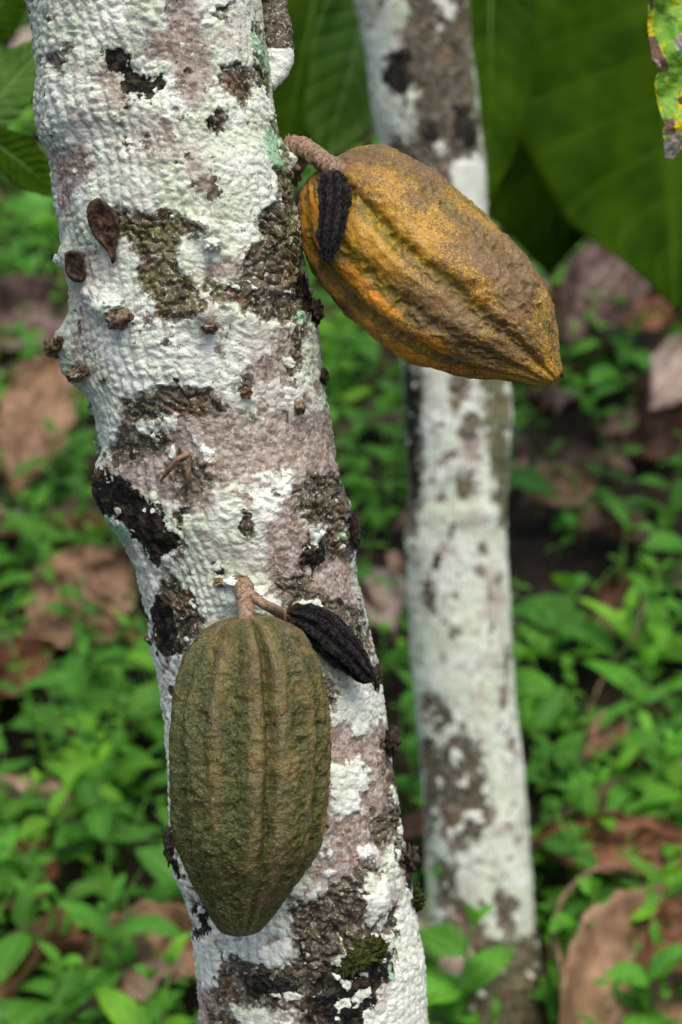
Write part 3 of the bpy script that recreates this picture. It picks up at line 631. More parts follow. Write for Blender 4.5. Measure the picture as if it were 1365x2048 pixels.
# green mossy pod
gu = [(492,1243),(525,1233),(560,1240),(590,1256),(616,1286),(638,1330),(652,1390),(659,1450),(661,1520),(658,1600),(649,1665),(630,1712),(602,1756),(572,1794),(548,1826),(530,1850),(512,1866),(482,1871)]
gl = [(492,1243),(462,1237),(432,1246),(402,1268),(378,1302),(358,1350),(343,1410),(337,1480),(339,1560),(345,1640),(356,1695),(376,1742),(400,1788),(418,1820),(432,1846),(444,1862),(462,1870),(482,1871)]
gg = [(-57, .0060, .11), (-33, .0022, .11), (-10, .0048, .14), (16, .0068, .07), (42, .0024, .12), (64, .0044, .10), (-82, .0034, .11), (100, .003, .12), (130, .002, .12), (160, .003, .12), (195, .002, .12), (230, .003, .12), (255, .002, .12)]
v, f, g, t, T, lump = pod(gu, gl, 1.040, 1.066, gg, .92, seed=9, wart=.0016, rough=.0010, dmid=-.012, fadeend=.65, wobble=.12, elong=4.5)
GV = v; gx, gy_, gd = proj(v); gfr = np.abs(T) < PI / 2
mossy = np.clip(gauss(v, [(355, 1560, 40, 180), (420, 1760, 90, 60), (330, 1700, 60, 60), (480, 1600, 18, 200), (395, 1320, 20, 60)]), 0, 1)
ridge = np.clip(gauss(v, [(569, 1415, 7, 14), (652, 1570, 5, 24), (545, 1435, 4, 14), (530, 1800, 17, 12), (505, 1690, 8, 5), (600, 1640, 6, 10), (380, 1700, 7, 14), (536, 1480, 5, 12)]), 0, 1)
gsig = g - .25 * np.exp(-(((lump + .2)) ** 2) * 3)
p2 = empty('cacao_pod', P(490, 1200, 1.06), 'large mossy olive-green cacao pod hanging on the front of the near trunk', 'cacao pod')
mesh('husk', v, f, M['green'], p2, cols={'pod': np.stack([gsig, t, mossy, ridge], 1)})
def gdepth(px, py, rad=8):
    m = gfr & (np.abs(gx - px) < rad) & (np.abs(gy_ - py) < rad); return float(gd[m].min()) if m.any() else 1.05
dn = fdepth(490, 1185)
v, f = tube([P(488, 1165, dn + .012), P(489, 1182, dn - .006), P(491, 1205, dn - .012), P(494, 1235, 1.036), P(496, 1262, 1.040)], [.0042, .0052, .0042, .0044, .0050], 28, 6, .18, 60)
mesh('stem', v, f[:, ::-1], M['stem'], p2)
v, f = tube([P(494, 1243, 1.035), P(495, 1247, 1.0352), P(496, 1252, 1.037)], [.0047, .0052, .0046], 24, 16, .35, 8)
mesh('stem_scar', v, f[:, ::-1], M['scar'], p2)
# two small withered pods
gb = [(a + 7 * math.sin(i * 2.7), .0014 + .0014 * ((i * 7) % 3) / 2, .08 + .05 * ((i * 5) % 3) / 2) for i, a in enumerate((-82, -58, -36, -12, 10, 34, 56, 80, 105, 130, 155, 180, 205, 230, 255))]
bd = ydepth(668, 420) - .0075
v, f, g, t, T, _ = pod([(668,340),(682,343),(694,360),(700,392),(699,430),(692,468),(678,500),(664,520),(656,526)], [(668,340),(652,342),(642,356),(637,390),(635,430),(633,470),(638,500),(646,518),(656,526)], ydepth(668, 350) - .007, min(ydepth(655, 510), bd) - .004, gb, .75, 260, 240, 21, .0011, .0016, wobble=.12, dmid=-.004)
p3 = empty('withered_pod', P(668, 340, 1.05), 'small black shrivelled pod hanging down over the yellow pod', 'withered pod')
mesh('husk', v, f, M['black'], p3, cols={'pod': np.stack([g, t, g * 0, g * 0], 1)})
v, f = tube([P(664, 330, ydepth(668, 350) - .001), P(667, 345, ydepth(668, 350) - .006)], [.003, .0026], 16, 3, .15, 10); mesh('stem', v, f[:, ::-1], M['stem'], p3)
bd2 = fdepth(660, 1290)
v, f, g, t, T, _ = pod([(570,1230),(577,1214),(600,1206),(630,1208),(662,1224),(695,1252),(722,1284),(740,1320),(750,1348),(750,1362)], [(570,1230),(576,1248),(594,1268),(618,1290),(642,1314),(668,1334),(694,1352),(720,1366),(742,1366),(750,1362)], bd2 - .014, bd2 + .004, gb, .85, 260, 240, 33, .0012, .0017, wobble=.12)
p4 = empty('withered_pod', P(545, 1212, 1.05), 'small black shrivelled pod slanting right from the twig above the green pod', 'withered pod')
mesh('husk', v, f, M['black'], p4, cols={'pod': np.stack([g, t, g * 0, g * 0], 1)})
v, f = tube([P(494, 1188, dn - .006), P(508, 1194, dn - .012), P(535, 1212, dn - .014), P(560, 1224, bd2 - .014), P(578, 1234, bd2 - .012)], [.0034, .0030, .0028, .0030, .0034], 20, 8, .15, 40)
mesh('stem', v, f[:, ::-1], M['stem'], p4)
# twigs caught on the bark
for pts, lb, mt in [([(322, 962, 0), (338, 940, -.006), (356, 918, -.007), (377, 908, -.003)], 'short reddish twig lying slantwise on the near trunk', 'twig'), ([(373, 990, -.001), (374, 965, -.005), (378, 935, -.005), (381, 912, -.002)], 'thin dark vertical twig on the near trunk beside a reddish one', 'knot')]:
    w = [PD(a, b_, c_ - .001) for a, b_, c_ in pts]
    v, f = tube(w, [.0008, .0013, .0014, .0012], 12, 3, .15, 24)
    o = mesh('twig', v, f[:, ::-1], M[mt], base=w[0]); tag(o, lb, 'twig', 'twigs on the near trunk')

# ------------------------------------------------------------------ background tree
BW = [[(870,-10),(905,-10),(905,50),(885,70),(872,40)],[(905,342),(960,330),(985,560),(985,700),(900,700)]]
BB = [[(840,1160),(870,1170),(862,1215),(845,1210)],[(850,1380),(900,1395),(905,1440),(870,1452),(848,1430)],[(860,1700),(905,1720),(900,1800),(872,1790)],[(808,-300),(940,-300),(940,0),(948,130),(956,240),(962,330),(905,345),(880,300),(832,310),(828,200),(800,180),(775,190),(805,100),(812,40)],
 [(806,700),(838,760),(842,880),(838,1060),(815,1075),(812,900)],[(885,770),(935,755),(930,795),(905,800)],[(915,840),(950,830),(945,880),(920,880)],
 [(905,960),(945,950),(940,992),(910,995)],[(985,930),(1020,920),(1016,1070),(1000,1050),(990,980)],
 [(870,1490),(925,1450),(962,1500),(978,1600),(960,1650),(900,1695),(880,1640),(865,1560)],[(828,1470),(862,1475),(875,1550),(860,1680),(845,1620)],
 [(985,1755),(1025,1790),(1020,1850),(990,1830)],[(880,1740),(920,1790),(960,1850),(1000,1880),(940,1890),(900,1850)],[(860,1890),(1100,1850),(1150,2200),(840,2200)],
 [(780,280),(830,300),(900,340),(890,420),(790,420)],[(1070,1780),(1085,1800),(1100,1950),(1085,1950)],
 [(955,1098),(962,1095),(963,1115),(955,1116)],[(983,1155),(990,1150),(992,1170),(982,1172)],[(1000,1300),(1018,1290),(1016,1340),(1004,1345)],[(995,1380),(1008,1370),(1006,1410),(996,1410)]]
BK = [[(766,130),(800,120),(822,180),(815,240),(775,200)],[(806,720),(830,740),(832,1000),(815,1000)],[(855,1108),(875,1105),(876,1130),(858,1132)],[(832,1160),(850,1158),(848,1178),(834,1176)],[(905,230),(940,220),(950,290),(915,320)],[(840,255),(875,270),(870,310),(842,300)]]
BG0 = []
BG = [[(990,740),(1016,740),(1018,1060),(1003,1060),(985,900)],[(808,760),(826,760),(822,900),(810,900)],[(962,750),(1016,750),(1018,930),(985,950),(965,860)],[(905,962),(942,955),(938,990),(912,992)],[(885,790),(925,800),(910,830)]]
BP = [[(868,1080),(900,1075),(895,1100),(870,1110)],[(920,870),(960,880),(950,930),(918,920)]]
sc2 = TH * 2.2 / 1024
depth_back = lambda y: 2.10 + .19 * np.clip(np.asarray(y), -400, 2060) / 2060
ysb = np.arange(-200, 2060, 5.0)
V, A, B, infob = build_trunk(BLE, BRE, ysb, depth_back, 260, (60, (.06, .22, 1.25)), (14, (.02, -.005, -.12)), sc2,
    bumps=[(820, 1060, 40, 60, .004), (1010, 800, 30, 90, .006), (900, 1030, 200, 20, .002)], fields=dict(pink=BP, bark=BB, black=BK, white2=BW, green=[]), relief=1.2, seed=40, iso=.24)
vb = V.reshape(-1, 3); bx_, by_, bz_ = proj(vb); mf = field(BG, bx_, by_, 45.0); B[:, 3] = np.maximum(B[:, 3], sstep(mf, .4, .6)); A[:, 1] = np.maximum(A[:, 1], mf)
B[:, 3] = np.maximum(B[:, 3], sstep(by_, 1850, 1950) * .7); B[:, 1] *= .5
base2 = infob[1][-1].copy(); base2[2] = float(gz(base2[0], base2[1]))
tree2 = empty('cacao_tree', base2, 'slimmer white and brown blotched cacao tree trunk standing behind the yellow pod', 'tree')
mesh('trunk', vb, grid_faces(V.shape[0], V.shape[1])[:, ::-1], M['bark_back'], tree2, cols={'patch': A, 'patch_more': B})
top_back = infob[1][0]
# ------------------------------------------------------------------ leaves
def leaf_grid(b0, tip, nrm, W, n=22, m=10, fold=.25, droop=.12, ripple=.03, seed=0, shape=.85, tipl=.12, curl=0.0, quilt=0.0, torn=0.0, crumple=0.0):
    b0 = np.asarray(b0, float); tip = np.asarray(tip, float); ax = tip - b0; L = np.linalg.norm(ax); ax = ax / L
    nrm = np.asarray(nrm, float); nrm = nrm - ax * (nrm @ ax); nrm /= np.linalg.norm(nrm) + 1e-9; sd = np.cross(ax, nrm)
    t = np.linspace(0, 1, n); s = np.linspace(-1, 1, m + 1); S, T = np.meshgrid(s, t)
    w = np.sin(PI * np.clip(T, 0, 1) ** shape) ** .75; w = w * (1 - sstep(T, 1 - tipl * 1.6, 1) * .45); w = np.maximum(w, .004) * W / 2
    w = w * (1 + .05 * vn(T * 9, S * 0 + np.sign(S) * 3, 0, seed))
    if torn: w = w * (1 - torn * np.clip(vn(T * 14, np.sign(S) * 3, 1, seed + 7) + .2 * vn(T * 40, np.sign(S), 2, seed), 0, 1))
    x = S * w; cu = curl * np.abs(S) ** 2
    z = np.abs(x) * fold - droop * L * (T - .5) ** 2 * 4 * .5 + droop * L * .5 + ripple * W * fbm(T * 5 + seed, S * 2.2, 0, seed, 2) * (.3 + np.abs(S)) + cu * W / 2
    if crumple: z = z + crumple * L * (np.abs(fbm(T * 7, S * 3.2, 0, seed + 9, 3)) - .2) + crumple * .5 * L * fbm(T * 3, S * 1.2, 2, seed + 4, 2)
    if quilt: z = z + quilt * np.abs(np.sin((T * 11 - np.abs(S) * 1.3) * PI)) * (np.abs(S) > .02)
    V = b0 + (T * L)[..., None] * ax + x[..., None] * sd + z[..., None] * nrm
    uv = np.stack([(S + 1) / 2, T], -1)
    return V.reshape(-1, 3), grid_faces(n, m + 1, False), uv.reshape(-1, 2), V[:, m // 2]
def make_leaf(name, label, cat, mat, b0, tip, nrm, W, rib='leaf_rib', group=None, ribr=.0016, **k):
    v, f, uv, mid = leaf_grid(b0, tip, nrm, W, **k)
    e = empty(name, b0, label, cat, group)
    o = mesh('blade', v, f, M[mat], e, uv=uv)
    sm = o.modifiers.new('thickness', 'SOLIDIFY'); sm.thickness = .0005; sm.offset = 0
    nn = np.asarray(nrm, float); nn = nn / np.linalg.norm(nn)
    v, f = tube(mid[::2] - nn * ribr * .3, np.linspace(ribr, ribr * .25, len(mid[::2])), 8); mesh('midrib', v, f[:, ::-1], M[rib], e)
    return e
tocam = lambda p: (CAM - p) / np.linalg.norm(CAM - p)
big = [ # base px, tip px, depths, width, material, tilt, label
 ((1165,-420,2.95),(1096,548,2.90),.40,'big_leaf',(-.35,0,.25),'broad dark green leaf hanging right of the background trunk with its tip above the litter'),
 ((1310,-420,2.85),(1345,640,2.80),.50,'big_leaf',(.35,0,.2),'very large dark green leaf filling the upper right behind the spotted leaf'),
 ((975,-260,2.6),(968,420,2.5),.12,'big_leaf',(.5,0,.2),'narrow green leaf hanging tight against the right side of the background trunk'),
 ((700,-260,2.45),(560,345,2.35),.21,'big_leaf',(-.4,0,.5),'dark green leaf between the two trunks, touching the near trunk'),
 ((770,-140,2.26),(640,345,2.22),.11,'big_leaf_light',(.5,0,.35),'paler green leaf just left of the background trunk above the yellow pod'),
 ((560,-300,2.6),(740,250,2.65),.24,'big_leaf',(-.2,0,.5),'shaded green leaf at the top edge behind the gap between the trunks'),
 ((-90,300,1.62),(110,70,1.66),.045,'big_leaf_light',(.1,0,.6),'green leaf rising at the upper left edge beside the near trunk'),
 ((-60,250,1.50),(128,398,1.52),.040,'big_leaf',(.1,0,.9),'curved green leaf at the left edge with its tip against the near trunk'),
 ((-60,110,1.9),(50,-70,1.9),.055,'big_leaf',(.1,0,.6),'dark leaf in the top left corner')]
for i, (b_, t_, W, mt, tl, lb) in enumerate(big):
    pb = P(*b_); pt = P(*t_); nn = tocam(pt) + np.array(tl)
    make_leaf('leaf', lb, 'leaf', mt, pb, pt, nn, W, n=40, m=22, fold=.12, droop=.06, ripple=.08, shape=.95 if i > 1 else 1.25, seed=i + 3, quilt=.0008, tipl=.1)
# spotted yellowing leaf at the right edge
lo = [(1312,-160),(1304,-60),(1297,0),(1296,60),(1303,110),(1306,125),(1318,142),(1311,155),(1310,175),(1317,215),(1330,250),(1326,262),(1329,300),(1330,316)]
ro = [(1500,-200),(1560,-80),(1565,0),(1560,60),(1545,110),(1530,150),(1510,180),(1480,210),(1450,235),(1425,255),(1400,272),(1380,285),(1362,300),(1345,318)]
a = crom(lo, 300); b_ = crom(ro, 300); s = np.linspace(0, 1, 160)[None, :, None]; q = a[:, None] * (1 - s) + b_[:, None] * s
q[..., 0] += (1.1 * vn(q[..., 1] / 7, q[..., 0] * 0, 0, 5)) * (1 - s[..., 0])
d = 1.19 + .006 * np.sin(q[..., 1] / 26 + q[..., 0] / 30) + .01 * (q[..., 0] - 1300) / 200 + .004 * fbm(q[..., 0] / 30, q[..., 1] / 30, 0, 4)
v = P(q[..., 0], q[..., 1], d).reshape(-1, 3); X_, Y_ = q[..., 0].ravel(), q[..., 1].ravel()
brn = field([[(1290,78),(1312,75),(1322,100),(1334,125),(1336,142),(1318,146),(1300,140)],[(1325,238),(1350,240),(1352,268),(1328,272)],[(1296,-10),(1308,-10),(1302,28),(1296,28)],[(1352,200),(1380,180),(1375,220)],[(1318,232),(1328,235),(1335,250),(1322,247)],[(1355,262),(1380,258),(1370,275)]], X_, Y_, 14.)
yl_ = field([[(1290,30),(1300,25),(1306,60),(1310,88),(1326,95),(1330,115),(1290,120)],[(1308,140),(1312,150),(1313,180),(1322,225),(1335,248),(1380,235),(1380,270),(1330,270),(1305,200)],[(1355,190),(1385,170),(1385,225),(1358,218)]], X_, Y_, 16.)
gr_ = field([[(1345,85),(1360,68),(1385,62),(1385,112),(1362,105)],[(1325,285),(1350,268),(1390,250),(1390,330),(1325,330)],[(1308,118),(1322,128),(1318,138)]], X_, Y_, 12.)
vein = ((Y_ + (X_ - 1300) * .8) / 82.0)
e = empty('leaf', P(1500, -180, 1.19), 'green leaf with yellow margin and brown and grey dead spots at the top right edge', 'leaf')
o = mesh('blade', v, grid_faces(300, 160, False), M['spotted'], e, cols={'spot': np.stack([brn, yl_, gr_, vein], 1)}); sm = o.modifiers.new('thickness', 'SOLIDIFY'); sm.thickness = .0004
v, f = tube([P(1500, -190, 1.185), P(1470, 0, 1.186), P(1430, 150, 1.186), P(1345, 310, 1.186)], [.0014, .0012, .0009, .0004], 8, n=30); mesh('midrib', v, f[:, ::-1], M['leaf_rib'], e)

# ------------------------------------------------------------------ ground
gxs = np.concatenate([np.linspace(-30, -2.2, 14), np.linspace(-2, 2, 110), np.linspace(2.2, 30, 14)])
gys = np.concatenate([np.linspace(-12, .3, 14), np.linspace(.4, 6, 150), np.linspace(6.3, 60, 26)])
GX, GY = np.meshgrid(gxs, gys); GZ = gz(GX, GY) + .018 * fbm(GX * 3, GY * 3, 0, 2, 4) + .010 * fbm(GX * 14, GY * 14, 0, 3, 3) - .012
o = mesh('ground', np.stack([GX, GY, GZ], -1).reshape(-1, 3), grid_faces(len(gys), len(gxs), False), M['soil']); o['kind'] = 'structure'

def templ(n, m, **k):
    v, f, uv, _ = leaf_grid((0, 0, 0), (0, 1, 0), (0, 0, 1), **k, n=n, m=m); return v, f, uv
def scatter(name, templates, pos, yaw, pitch, roll, size, tint, mat):
    Vs, Fs, UVs, Cs = [], [], [], []; off = 0
    pick = RNG.integers(0, len(templates), len(pos))
    for k, (tv, tf, tu) in enumerate(templates):
        ii = np.nonzero(pick == k)[0]
        if not len(ii): continue
        cy, sy_, cp, sp, cr, sr = np.cos(yaw[ii]), np.sin(yaw[ii]), np.cos(pitch[ii]), np.sin(pitch[ii]), np.cos(roll[ii]), np.sin(roll[ii])
        v = tv[None] * size[ii][:, None, :]
        x, y, z = v[..., 0], v[..., 1], v[..., 2]
        x, z = x * cr[:, None] + z * sr[:, None], -x * sr[:, None] + z * cr[:, None]
        y, z = y * cp[:, None] - z * sp[:, None], y * sp[:, None] + z * cp[:, None]
        x, y = x * cy[:, None] - y * sy_[:, None], x * sy_[:, None] + y * cy[:, None]
        W = np.stack([x, y, z], -1) + pos[ii][:, None]
        Vs.append(W.reshape(-1, 3)); Fs.append((tf[None] + (np.arange(len(ii)) * len(tv))[:, None, None] + off).reshape(-1, 4)); off += len(ii) * len(tv)
        UVs.append(np.tile(tu, (len(ii), 1))); Cs.append(np.repeat(tint[ii], len(tv), 0))
    return np.vstack(Vs), np.vstack(Fs), np.vstack(UVs), np.vstack(Cs)
# leaf litter
N = 2600
px = RNG.uniform(-3.2, 3.2, N); py = .5 + 8.5 * RNG.random(N) ** 1.15
pos = np.stack([px, py, gz(px, py) + RNG.uniform(.0, .045, N)], 1)
tm = [templ(16, 10, W=w_ * .9, torn=.4, crumple=.05, quilt=.016, shape=1.0, fold=fo, droop=dr, ripple=.25, seed=sd_, curl=cu) for w_, fo, dr, sd_, cu in [(.46, .2, .2, 1, .5), (.40, -.3, .2, 2, -.5), (.48, .1, -.2, 3, .9), (.34, .6, .3, 4, .8), (.42, -.1, .35, 5, 1.1), (.38, .8, .1, 6, .2)]]
L_ = RNG.uniform(.07, .19, N); size = np.stack([L_ * RNG.uniform(.8, 1.15, N), L_, L_], 1)
pal = np.array([(1.0, .95, .9), (.75, .62, .55), (1.25, 1.25, 1.2), (.5, .40, .36), (.62, .58, .62), (1.3, 1.2, 1.1), (.34, .26, .22), (.9, .65, .45)])
tint = pal[RNG.integers(0, len(pal), N)] * RNG.uniform(.8, 1.15, (N, 1))
v, f, uv, c = scatter('leaf_litter', tm, pos, RNG.uniform(0, 2 * PI, N), RNG.normal(.1, .32, N), RNG.normal(0, .4, N), size, tint, None)
o = mesh('leaf_litter', v, f, M['litter'], uv=uv, cols={'tint': c}); tag(o, 'mixed tan, brown and grey fallen leaves covering the soil around the trees', 'leaf litter', kind='stuff')
# ground cover weeds: sprigs with opposite leaf pairs
wt = [templ(7, 4, W=w_, fold=.25, droop=.18, ripple=.10, seed=sd_, shape=.72) for w_, sd_ in [(.5, 1), (.42, 2), (.56, 3), (.36, 4)]]
pos, yaw, pit, rol, siz, tin = [], [], [], [], [], []
stems = []
def sprig(x, y, h, lean, az, nodes, ls, rec, tintc):
    z0 = float(gz(x, y)); y0 = random.uniform(0, PI)
    pts = []
    for k in range(nodes + 1):
        t = k / nodes; px_ = x + lean * t ** 1.5 * math.cos(az); py_ = y + lean * t ** 1.5 * math.sin(az); pz = z0 + h * (t if k < nodes else 1.0); pts.append((px_, py_, pz))
    for k in range(1, nodes + 1):
        for sgn in (0, 1):
            ya = y0 + (k % 2) * PI / 2 + sgn * PI + random.gauss(0, .25); s = ls * (.55 + .45 * math.sin(PI * min(1, (k + .5) / (nodes + .8)))) * random.uniform(.8, 1.2)
            if k == nodes: s *= .6
            rec[0].append(pts[k]); rec[1].append(ya); rec[2].append(random.gauss(.1, .28) + (.45 if k == nodes else 0)); rec[3].append(random.gauss(0, .22)); rec[4].append((s, s, s))
            q = random.uniform(.75, 1.2) * (1.25 if k == nodes else 1); rec[5].append((tintc[0] * q, tintc[1] * q, tintc[2] * q))
    return pts
tints = [(1, 1, 1), (.8, .9, .95), (1.3, 1.15, .7), (.65, .8, .9), (1.1, 1.05, 1.1), (1, 1.1, .8), (.75, .85, .8), (.5, .62, .7), (.55, .7, .6), (1.5, 1.2, .6), (.6, .6, .6)]
rec = ([], [], [], [], [], [])
cnt = 0
SP = []
while cnt < 6200:
    y = .9 + 6.6 * random.random() ** 1.05; x = random.uniform(-.55, .55) * (y + .8)
    dens = float(fbm(x * 2.2, y * 2.2, 0, 77, 3)) + (.14 if x < .15 else .07) + (.10 if y > 3.0 else 0)
    if dens < random.uniform(-.30, .22): continue
    q = P(682, 1024, 1) ; 
    if y < 1.35: continue
    if (x - base2[0]) ** 2 + (y - base2[1]) ** 2 < .085 ** 2: continue
    pts = sprig(x, y, random.uniform(.04, .20), random.uniform(0, .08), random.uniform(0, 2 * PI), random.randint(2, 4), random.choice((.026, .032, .040, .050, .062, .085)) * random.uniform(.85, 1.15), rec, random.choice(tints)); SP.append(pts); cnt += 1
arr = [np.array(a_) for a_ in rec]
v, f, uv, c = scatter('w', wt, arr[0], arr[1], arr[2], arr[3], arr[4], arr[5], None)
sv = []; 
for pts in SP: sv.append(tube(np.array(pts), np.linspace(.0016, .0009, len(pts)), 4))
v2, f2 = join(sv); c2 = np.tile(np.array([[1.6, 1.3, 1.2]]), (len(v2), 1)); uv2 = np.tile(np.array([[.25, .05]]), (len(v2), 1))
V_, F_ = join([(v, f), (v2, f2)])
o = mesh('ground_cover', V_, F_, M['weed_leaf'], uv=np.vstack([uv, uv2]), cols={'tint': np.vstack([c, c2])}); tag(o, 'low green weeds with small pointed paired leaves spreading over the leaf litter', 'ground cover', kind='stuff')

# individual weeds that can be told apart
def weed(px, py, hpx_h, leaf, nodes, lb, tintc=(1, 1, 1), lean=.02, az=0.0, shape=0):
    g = G(px, py, hpx_h); x, y = float(g[0]), float(g[1]); r = ([], [], [], [], [], [])
    pts = sprig(x - lean * math.cos(az), y - lean * math.sin(az), hpx_h, lean, az, nodes, leaf, r, tintc)
    e = empty('weed', pts[0], lb, 'weed', 'weeds standing out of the ground cover')
    v, f = tube(np.array(pts), np.linspace(.0026, .0014, len(pts)), 8, n=len(pts) * 4); mesh('stem', v, f[:, ::-1], M['weed_stem'], e)
    a_ = [np.array(k) for k in r]
    tfull = [templ(16, 10, W=w_, fold=.25, droop=.18, ripple=.10, seed=sd_, shape=.72) for w_, sd_ in ([(.55, 1), (.46, 2)] if shape == 0 else [(.85, 1), (.8, 2)])]
    for k in range(len(a_[0])):
        sl = slice(k, k + 1); tv = tfull[k % 2]
        v, f, uv, c = scatter('l', [tv], a_[0][sl], a_[1][sl], a_[2][sl], a_[3][sl], a_[4][sl], a_[5][sl], None)
        mesh('leaf', v, f, M['weed_leaf'], e, uv=uv, cols={'tint': c})
random.seed(21)
weed(945, 1850, .21, .085, 5, 'tall bright green weed in front of the foot of the background trunk', (1.1, 1.1, 1), .02, 0)
weed(1190, 1790, .16, .078, 4, 'green weed with clustered leaves between the background trunk and the large tan leaf')
weed(1145, 1860, .14, .07, 3, 'small green weed low beside the right foot of the background trunk')
weed(1200, 1570, .17, .072, 4, 'upright weed with a pale tip standing over the long red-brown leaf', (1.2, 1.15, .8))
weed(1335, 1610, .09, .07, 2, 'yellow-green weed with rounded leaves at the right edge', (3.2, 1.9, .5), shape=1)
weed(1330, 1980, .12, .07, 3, 'dark green weed at the bottom right corner', (.9, 1, .9))
weed(1255, 1060, .14, .11, 1, 'round-leaved seedling right of the background trunk', (.7, .75, 1.1), shape=1)
weed(1140, 1180, .12, .09, 2, 'broad-leaved dark weed below the round-leaved seedling', (.6, .7, .7), shape=1)
weed(1150, 660, .14, .06, 3, 'light green weed right of the tip of the yellow pod', (1.2, 1.2, .9))
weed(1110, 900, .12, .06, 3, 'bushy weed lower right of the yellow pod tip')
weed(225, 1810, .17, .10, 4, 'large-leaved green weed at lower left beside the near trunk', (.85, .95, .95))
weed(60, 1790, .15, .07, 3, 'green weed at the lower left edge over a brown leaf')
weed(120, 1930, .15, .095, 3, 'broad green weed near the bottom left corner', (1.05, 1.05, 1))
weed(200, 1560, .16, .065, 4, 'mid-green weed left of the green pod', (.8, .9, .95))
weed(60, 1560, .12, .05, 4, 'yellowish green weed at the left edge level with the green pod', (1.6, 1.3, .6))
weed(330, 2010, .13, .06, 3, 'bright weed at the bottom edge against the near trunk', (1.2, 1.15, 1))
weed(60, 1000, .14, .06, 3, 'pale green weed in front of the upright tan leaf at the left', (1.2, 1.1, 1.2))
weed(150, 870, .12, .055, 3, 'thin weed overlapping the right side of the upright tan leaf', (1.2, 1.1, 1.1))
weed(250, 1010, .13, .055, 3, 'light green weed by the black crust on the left of the near trunk', (1.2, 1.1, 1.1))
weed(790, 1560, .22, .045, 4, 'slender weed between the two trunks', (.9, 1, .9))
# individual dead leaves
def dleaf(bp, tp, W, mt, lb, hb=.01, ht=.02, tilt=(0, 0, 0), **k):
    a_ = G(bp[0], bp[1], hb); t_ = G(tp[0], tp[1], ht); nn = np.array([0, -.25, 1.0]) + np.array(tilt)
    kk = dict(n=60, m=30, fold=.22, droop=.10, ripple=.20, quilt=.0042, tipl=.14, torn=.14, crumple=.045, shape=.95, curl=.35); kk.update(k)
    make_leaf('dead_leaf', lb, 'fallen leaf', mt, a_, t_, nn, W, 'rib_dead', 'fallen leaves that stand out of the litter', .0022, **kk)
dleaf((35,1000),(120,712),.13,'dead_tan','upright tan dead leaf with a grey midrib at the left edge',.06,.20,(0,-1.6,0),seed=2,shape=1.0)
dleaf((60,1280),(275,1110),.15,'dead_tan','folded tan dead leaf left of the near trunk',.05,.14,(0,-1.2,0),seed=5,fold=-.5)
dleaf((-60,1420),(110,1290),.09,'dead_brown','brown dead leaf at the left edge among the weeds',.04,.08,(0,-.6,0),seed=6)
dleaf((150,1960),(420,1900),.11,'dead_tan','tan and yellow dead leaf low at the left foot of the near trunk',.05,.03,(0,-.3,0),seed=7)
dleaf((1130,2200),(1430,1800),.17,'dead_tan','large tan dead leaf in the bottom right corner',.05,.09,(0,-.2,0),seed=8,fold=.1)
dleaf((1440,1830),(1270,1960),.09,'dead_brown','dark brown dead leaf lying on the large tan one at the right edge',.13,.13,(0,-.5,0),seed=9)
dleaf((1050,1690),(1430,1700),.075,'dead_brown','long red-brown dead leaf behind the weeds right of the background trunk',.10,.08,(0,-.9,0),seed=10,fold=.3)
dleaf((1165,1520),(1245,1425),.045,'dead_tan','small narrow tan dead leaf right of the background trunk',.08,.1,(0,-.9,0),seed=11)
dleaf((1130,700),(1290,470),.15,'dead_purple','standing dark purplish dead leaf beneath the hanging green leaves',.08,.22,(-.2,-1.4,0),seed=12)
dleaf((1040,1010),(1180,960),.09,'dead_tan','tan-brown dead leaf right of the background trunk at middle height',.06,.06,(0,-.8,0),seed=13)
dleaf((965,480),(1050,360),.12,'dead_pale','pale pinkish dead leaf seen over the ripe pod',.05,.12,(0,-1.2,0),seed=14)
dleaf((-60,700),(170,610),.15,'dead_purple','purplish brown dead leaf at the left edge above the upright tan one',.05,.08,(0,-.7,0),seed=15)
dleaf((-60,1850),(110,1700),.10,'dead_brown','reddish dead leaf at the lower left edge under the weeds',.04,.06,(0,-.5,0),seed=16)
dleaf((900,2060),(810,1820),.11,'dead_pale','greyish tan dead leaf between the feet of the two trunks',.05,.10,(0,-.9,0),seed=17)
dleaf((1090,620),(1400,640),.15,'dead_brown','long dark brown curled dead leaf under the large hanging leaf',.06,.06,(0,-.6,0),seed=18,fold=.4)
dleaf((1290,830),(1400,700),.11,'dead_pale','pale dead leaf at the right edge level with the pod tip',.06,.08,(0,-.9,0),seed=19)
dleaf((30,190),(110,60),.10,'dead_pale','pale pink dead leaf at the upper left beyond the green leaves',.05,.1,(0,-1,0),seed=20)
dleaf((740,1150),(790,1290),.08,'dead_pale','pinkish dead leaf seen between the two trunks',.06,.06,(0,-.8,0),seed=22)
# fallen stems
for pts, r_, lb in [([(1090,1990,.02),(1105,1880,.10),(1130,1790,.15),(1200,1735,.17),(1260,1740,.12)], .0035, 'curved brown dry stem arching beside the background trunk'),
                    ([(1170,1440,.02),(1215,1340,.05),(1265,1280,.10),(1290,1200,.15)], .0025, 'thin brown slanting stem right of the background trunk'),
                    ([(1150,2060,.05),(1128,1960,.10),(1108,1860,.12)], .005, 'pale dry stalk leaning at the foot of the background trunk')]:
    w = [G(a_, b2, h_) for a_, b2, h_ in pts]; v, f = tube(w, np.linspace(r_, r_ * .6, len(w)), 12, 4, .2, 40)
    o = mesh('dry_stem', v, f[:, ::-1], M['rib_dead'], base=w[0]); tag(o, lb, 'dry stem')

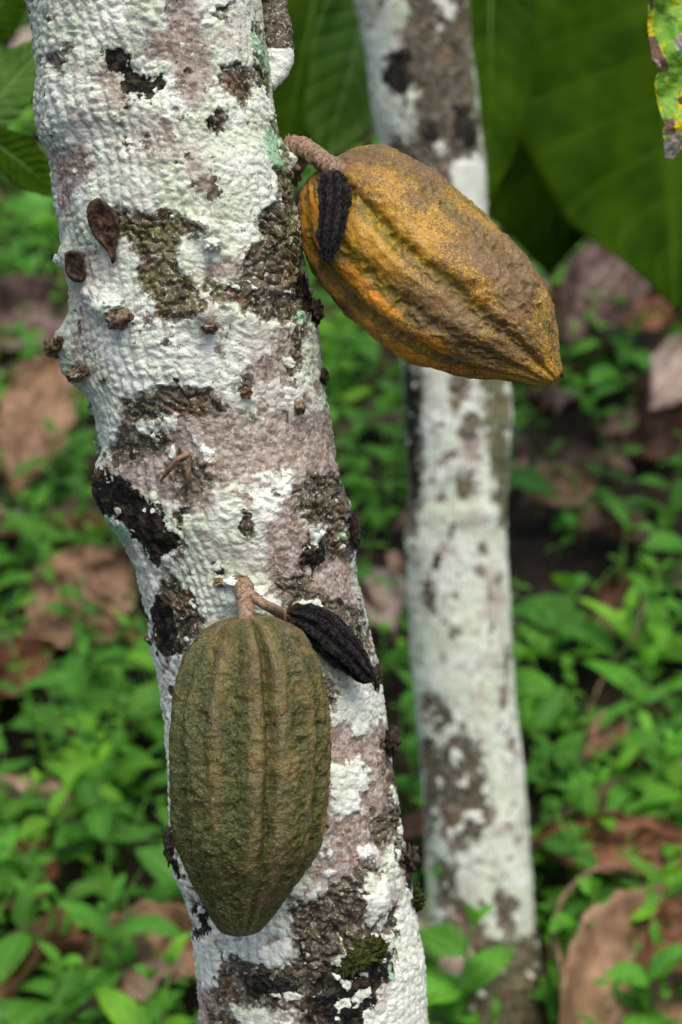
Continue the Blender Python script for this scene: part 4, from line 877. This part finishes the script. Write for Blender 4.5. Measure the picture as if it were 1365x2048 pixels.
# ------------------------------------------------------------------ crowns above the frame
def crown(tr, top, seed, n, m='big_leaf'):
    rs = np.random.default_rng(seed); Vs = []; pos, ya, pi_, ro_, sz = [], [], [], [], []
    for k in range(5):
        az = k * 2 * PI / 5 + seed; pts = [top + np.array([0, 0, -.03])]
        for s in range(1, 6): pts.append(top + np.array([math.cos(az) * .2 * s, math.sin(az) * .2 * s, .12 * s - .008 * s * s]))
        Vs.append(tube(np.array(pts), np.linspace(.022, .006, 6), 10, seed, .15, 24))
        for j in range(n // 5):
            s = rs.uniform(.25, 1) * 5; i = int(min(4, s)); q = pts[i] + (pts[i + 1] - pts[i]) * (s - i); pos.append(q); ya.append(rs.uniform(0, 2 * PI)); pi_.append(rs.normal(-.7, .3)); ro_.append(rs.normal(0, .3)); L = rs.uniform(.18, .30); sz.append((L, L, L))
    v, f = join(Vs); mesh('branches', v, f[:, ::-1], M['knot'], tr)
    tv = [templ(14, 8, W=.36, fold=.15, droop=.12, ripple=.1, seed=s) for s in (1, 2)]
    v, f, uv, c = scatter('c', tv, np.array(pos), np.array(ya), np.array(pi_), np.array(ro_), np.array(sz), np.ones((len(pos), 3)), None)
    mesh('crown', v, f, M[m], tr, uv=uv)
crown(tree, top_front, 1, 35); crown(tree2, top_back, 2, 45)

# ------------------------------------------------------------------ light
EL, AZ = math.radians(74), math.radians(155)   # sun behind the camera, to the right
w = bpy.data.worlds.new('World'); scene.world = w; w.use_nodes = True
nt = w.node_tree; nt.nodes.clear(); sky = nt.nodes.new('ShaderNodeTexSky'); sky.sky_type = 'NISHITA'; sky.sun_disc = False
sky.sun_elevation = EL; sky.sun_rotation = AZ; sky.dust_density = 4; sky.air_density = 1.0; sky.ozone_density = .6
bg = nt.nodes.new('ShaderNodeBackground'); bg.inputs[1].default_value = .135; wo = nt.nodes.new('ShaderNodeOutputWorld')
nt.links.new(sky.outputs[0], bg.inputs[0]); nt.links.new(bg.outputs[0], wo.inputs[0])
sl = bpy.data.lights.new('sun', 'SUN'); sl.energy = 2.5; sl.angle = math.radians(50); sl.color = (1, .94, .83); so = bpy.data.objects.new('sun', sl); COL.objects.link(so)
dv = Vector((math.sin(AZ) * math.cos(EL), math.cos(AZ) * math.cos(EL), math.sin(EL))); so.rotation_euler = dv.to_track_quat('Z', 'Y').to_euler(); so.location = (1, -2, 4)
scene.view_settings.view_transform = 'Standard'; scene.view_settings.look = 'None'; scene.view_settings.exposure = 0.52; scene.view_settings.gamma = 1
scene.render.engine = 'CYCLES'
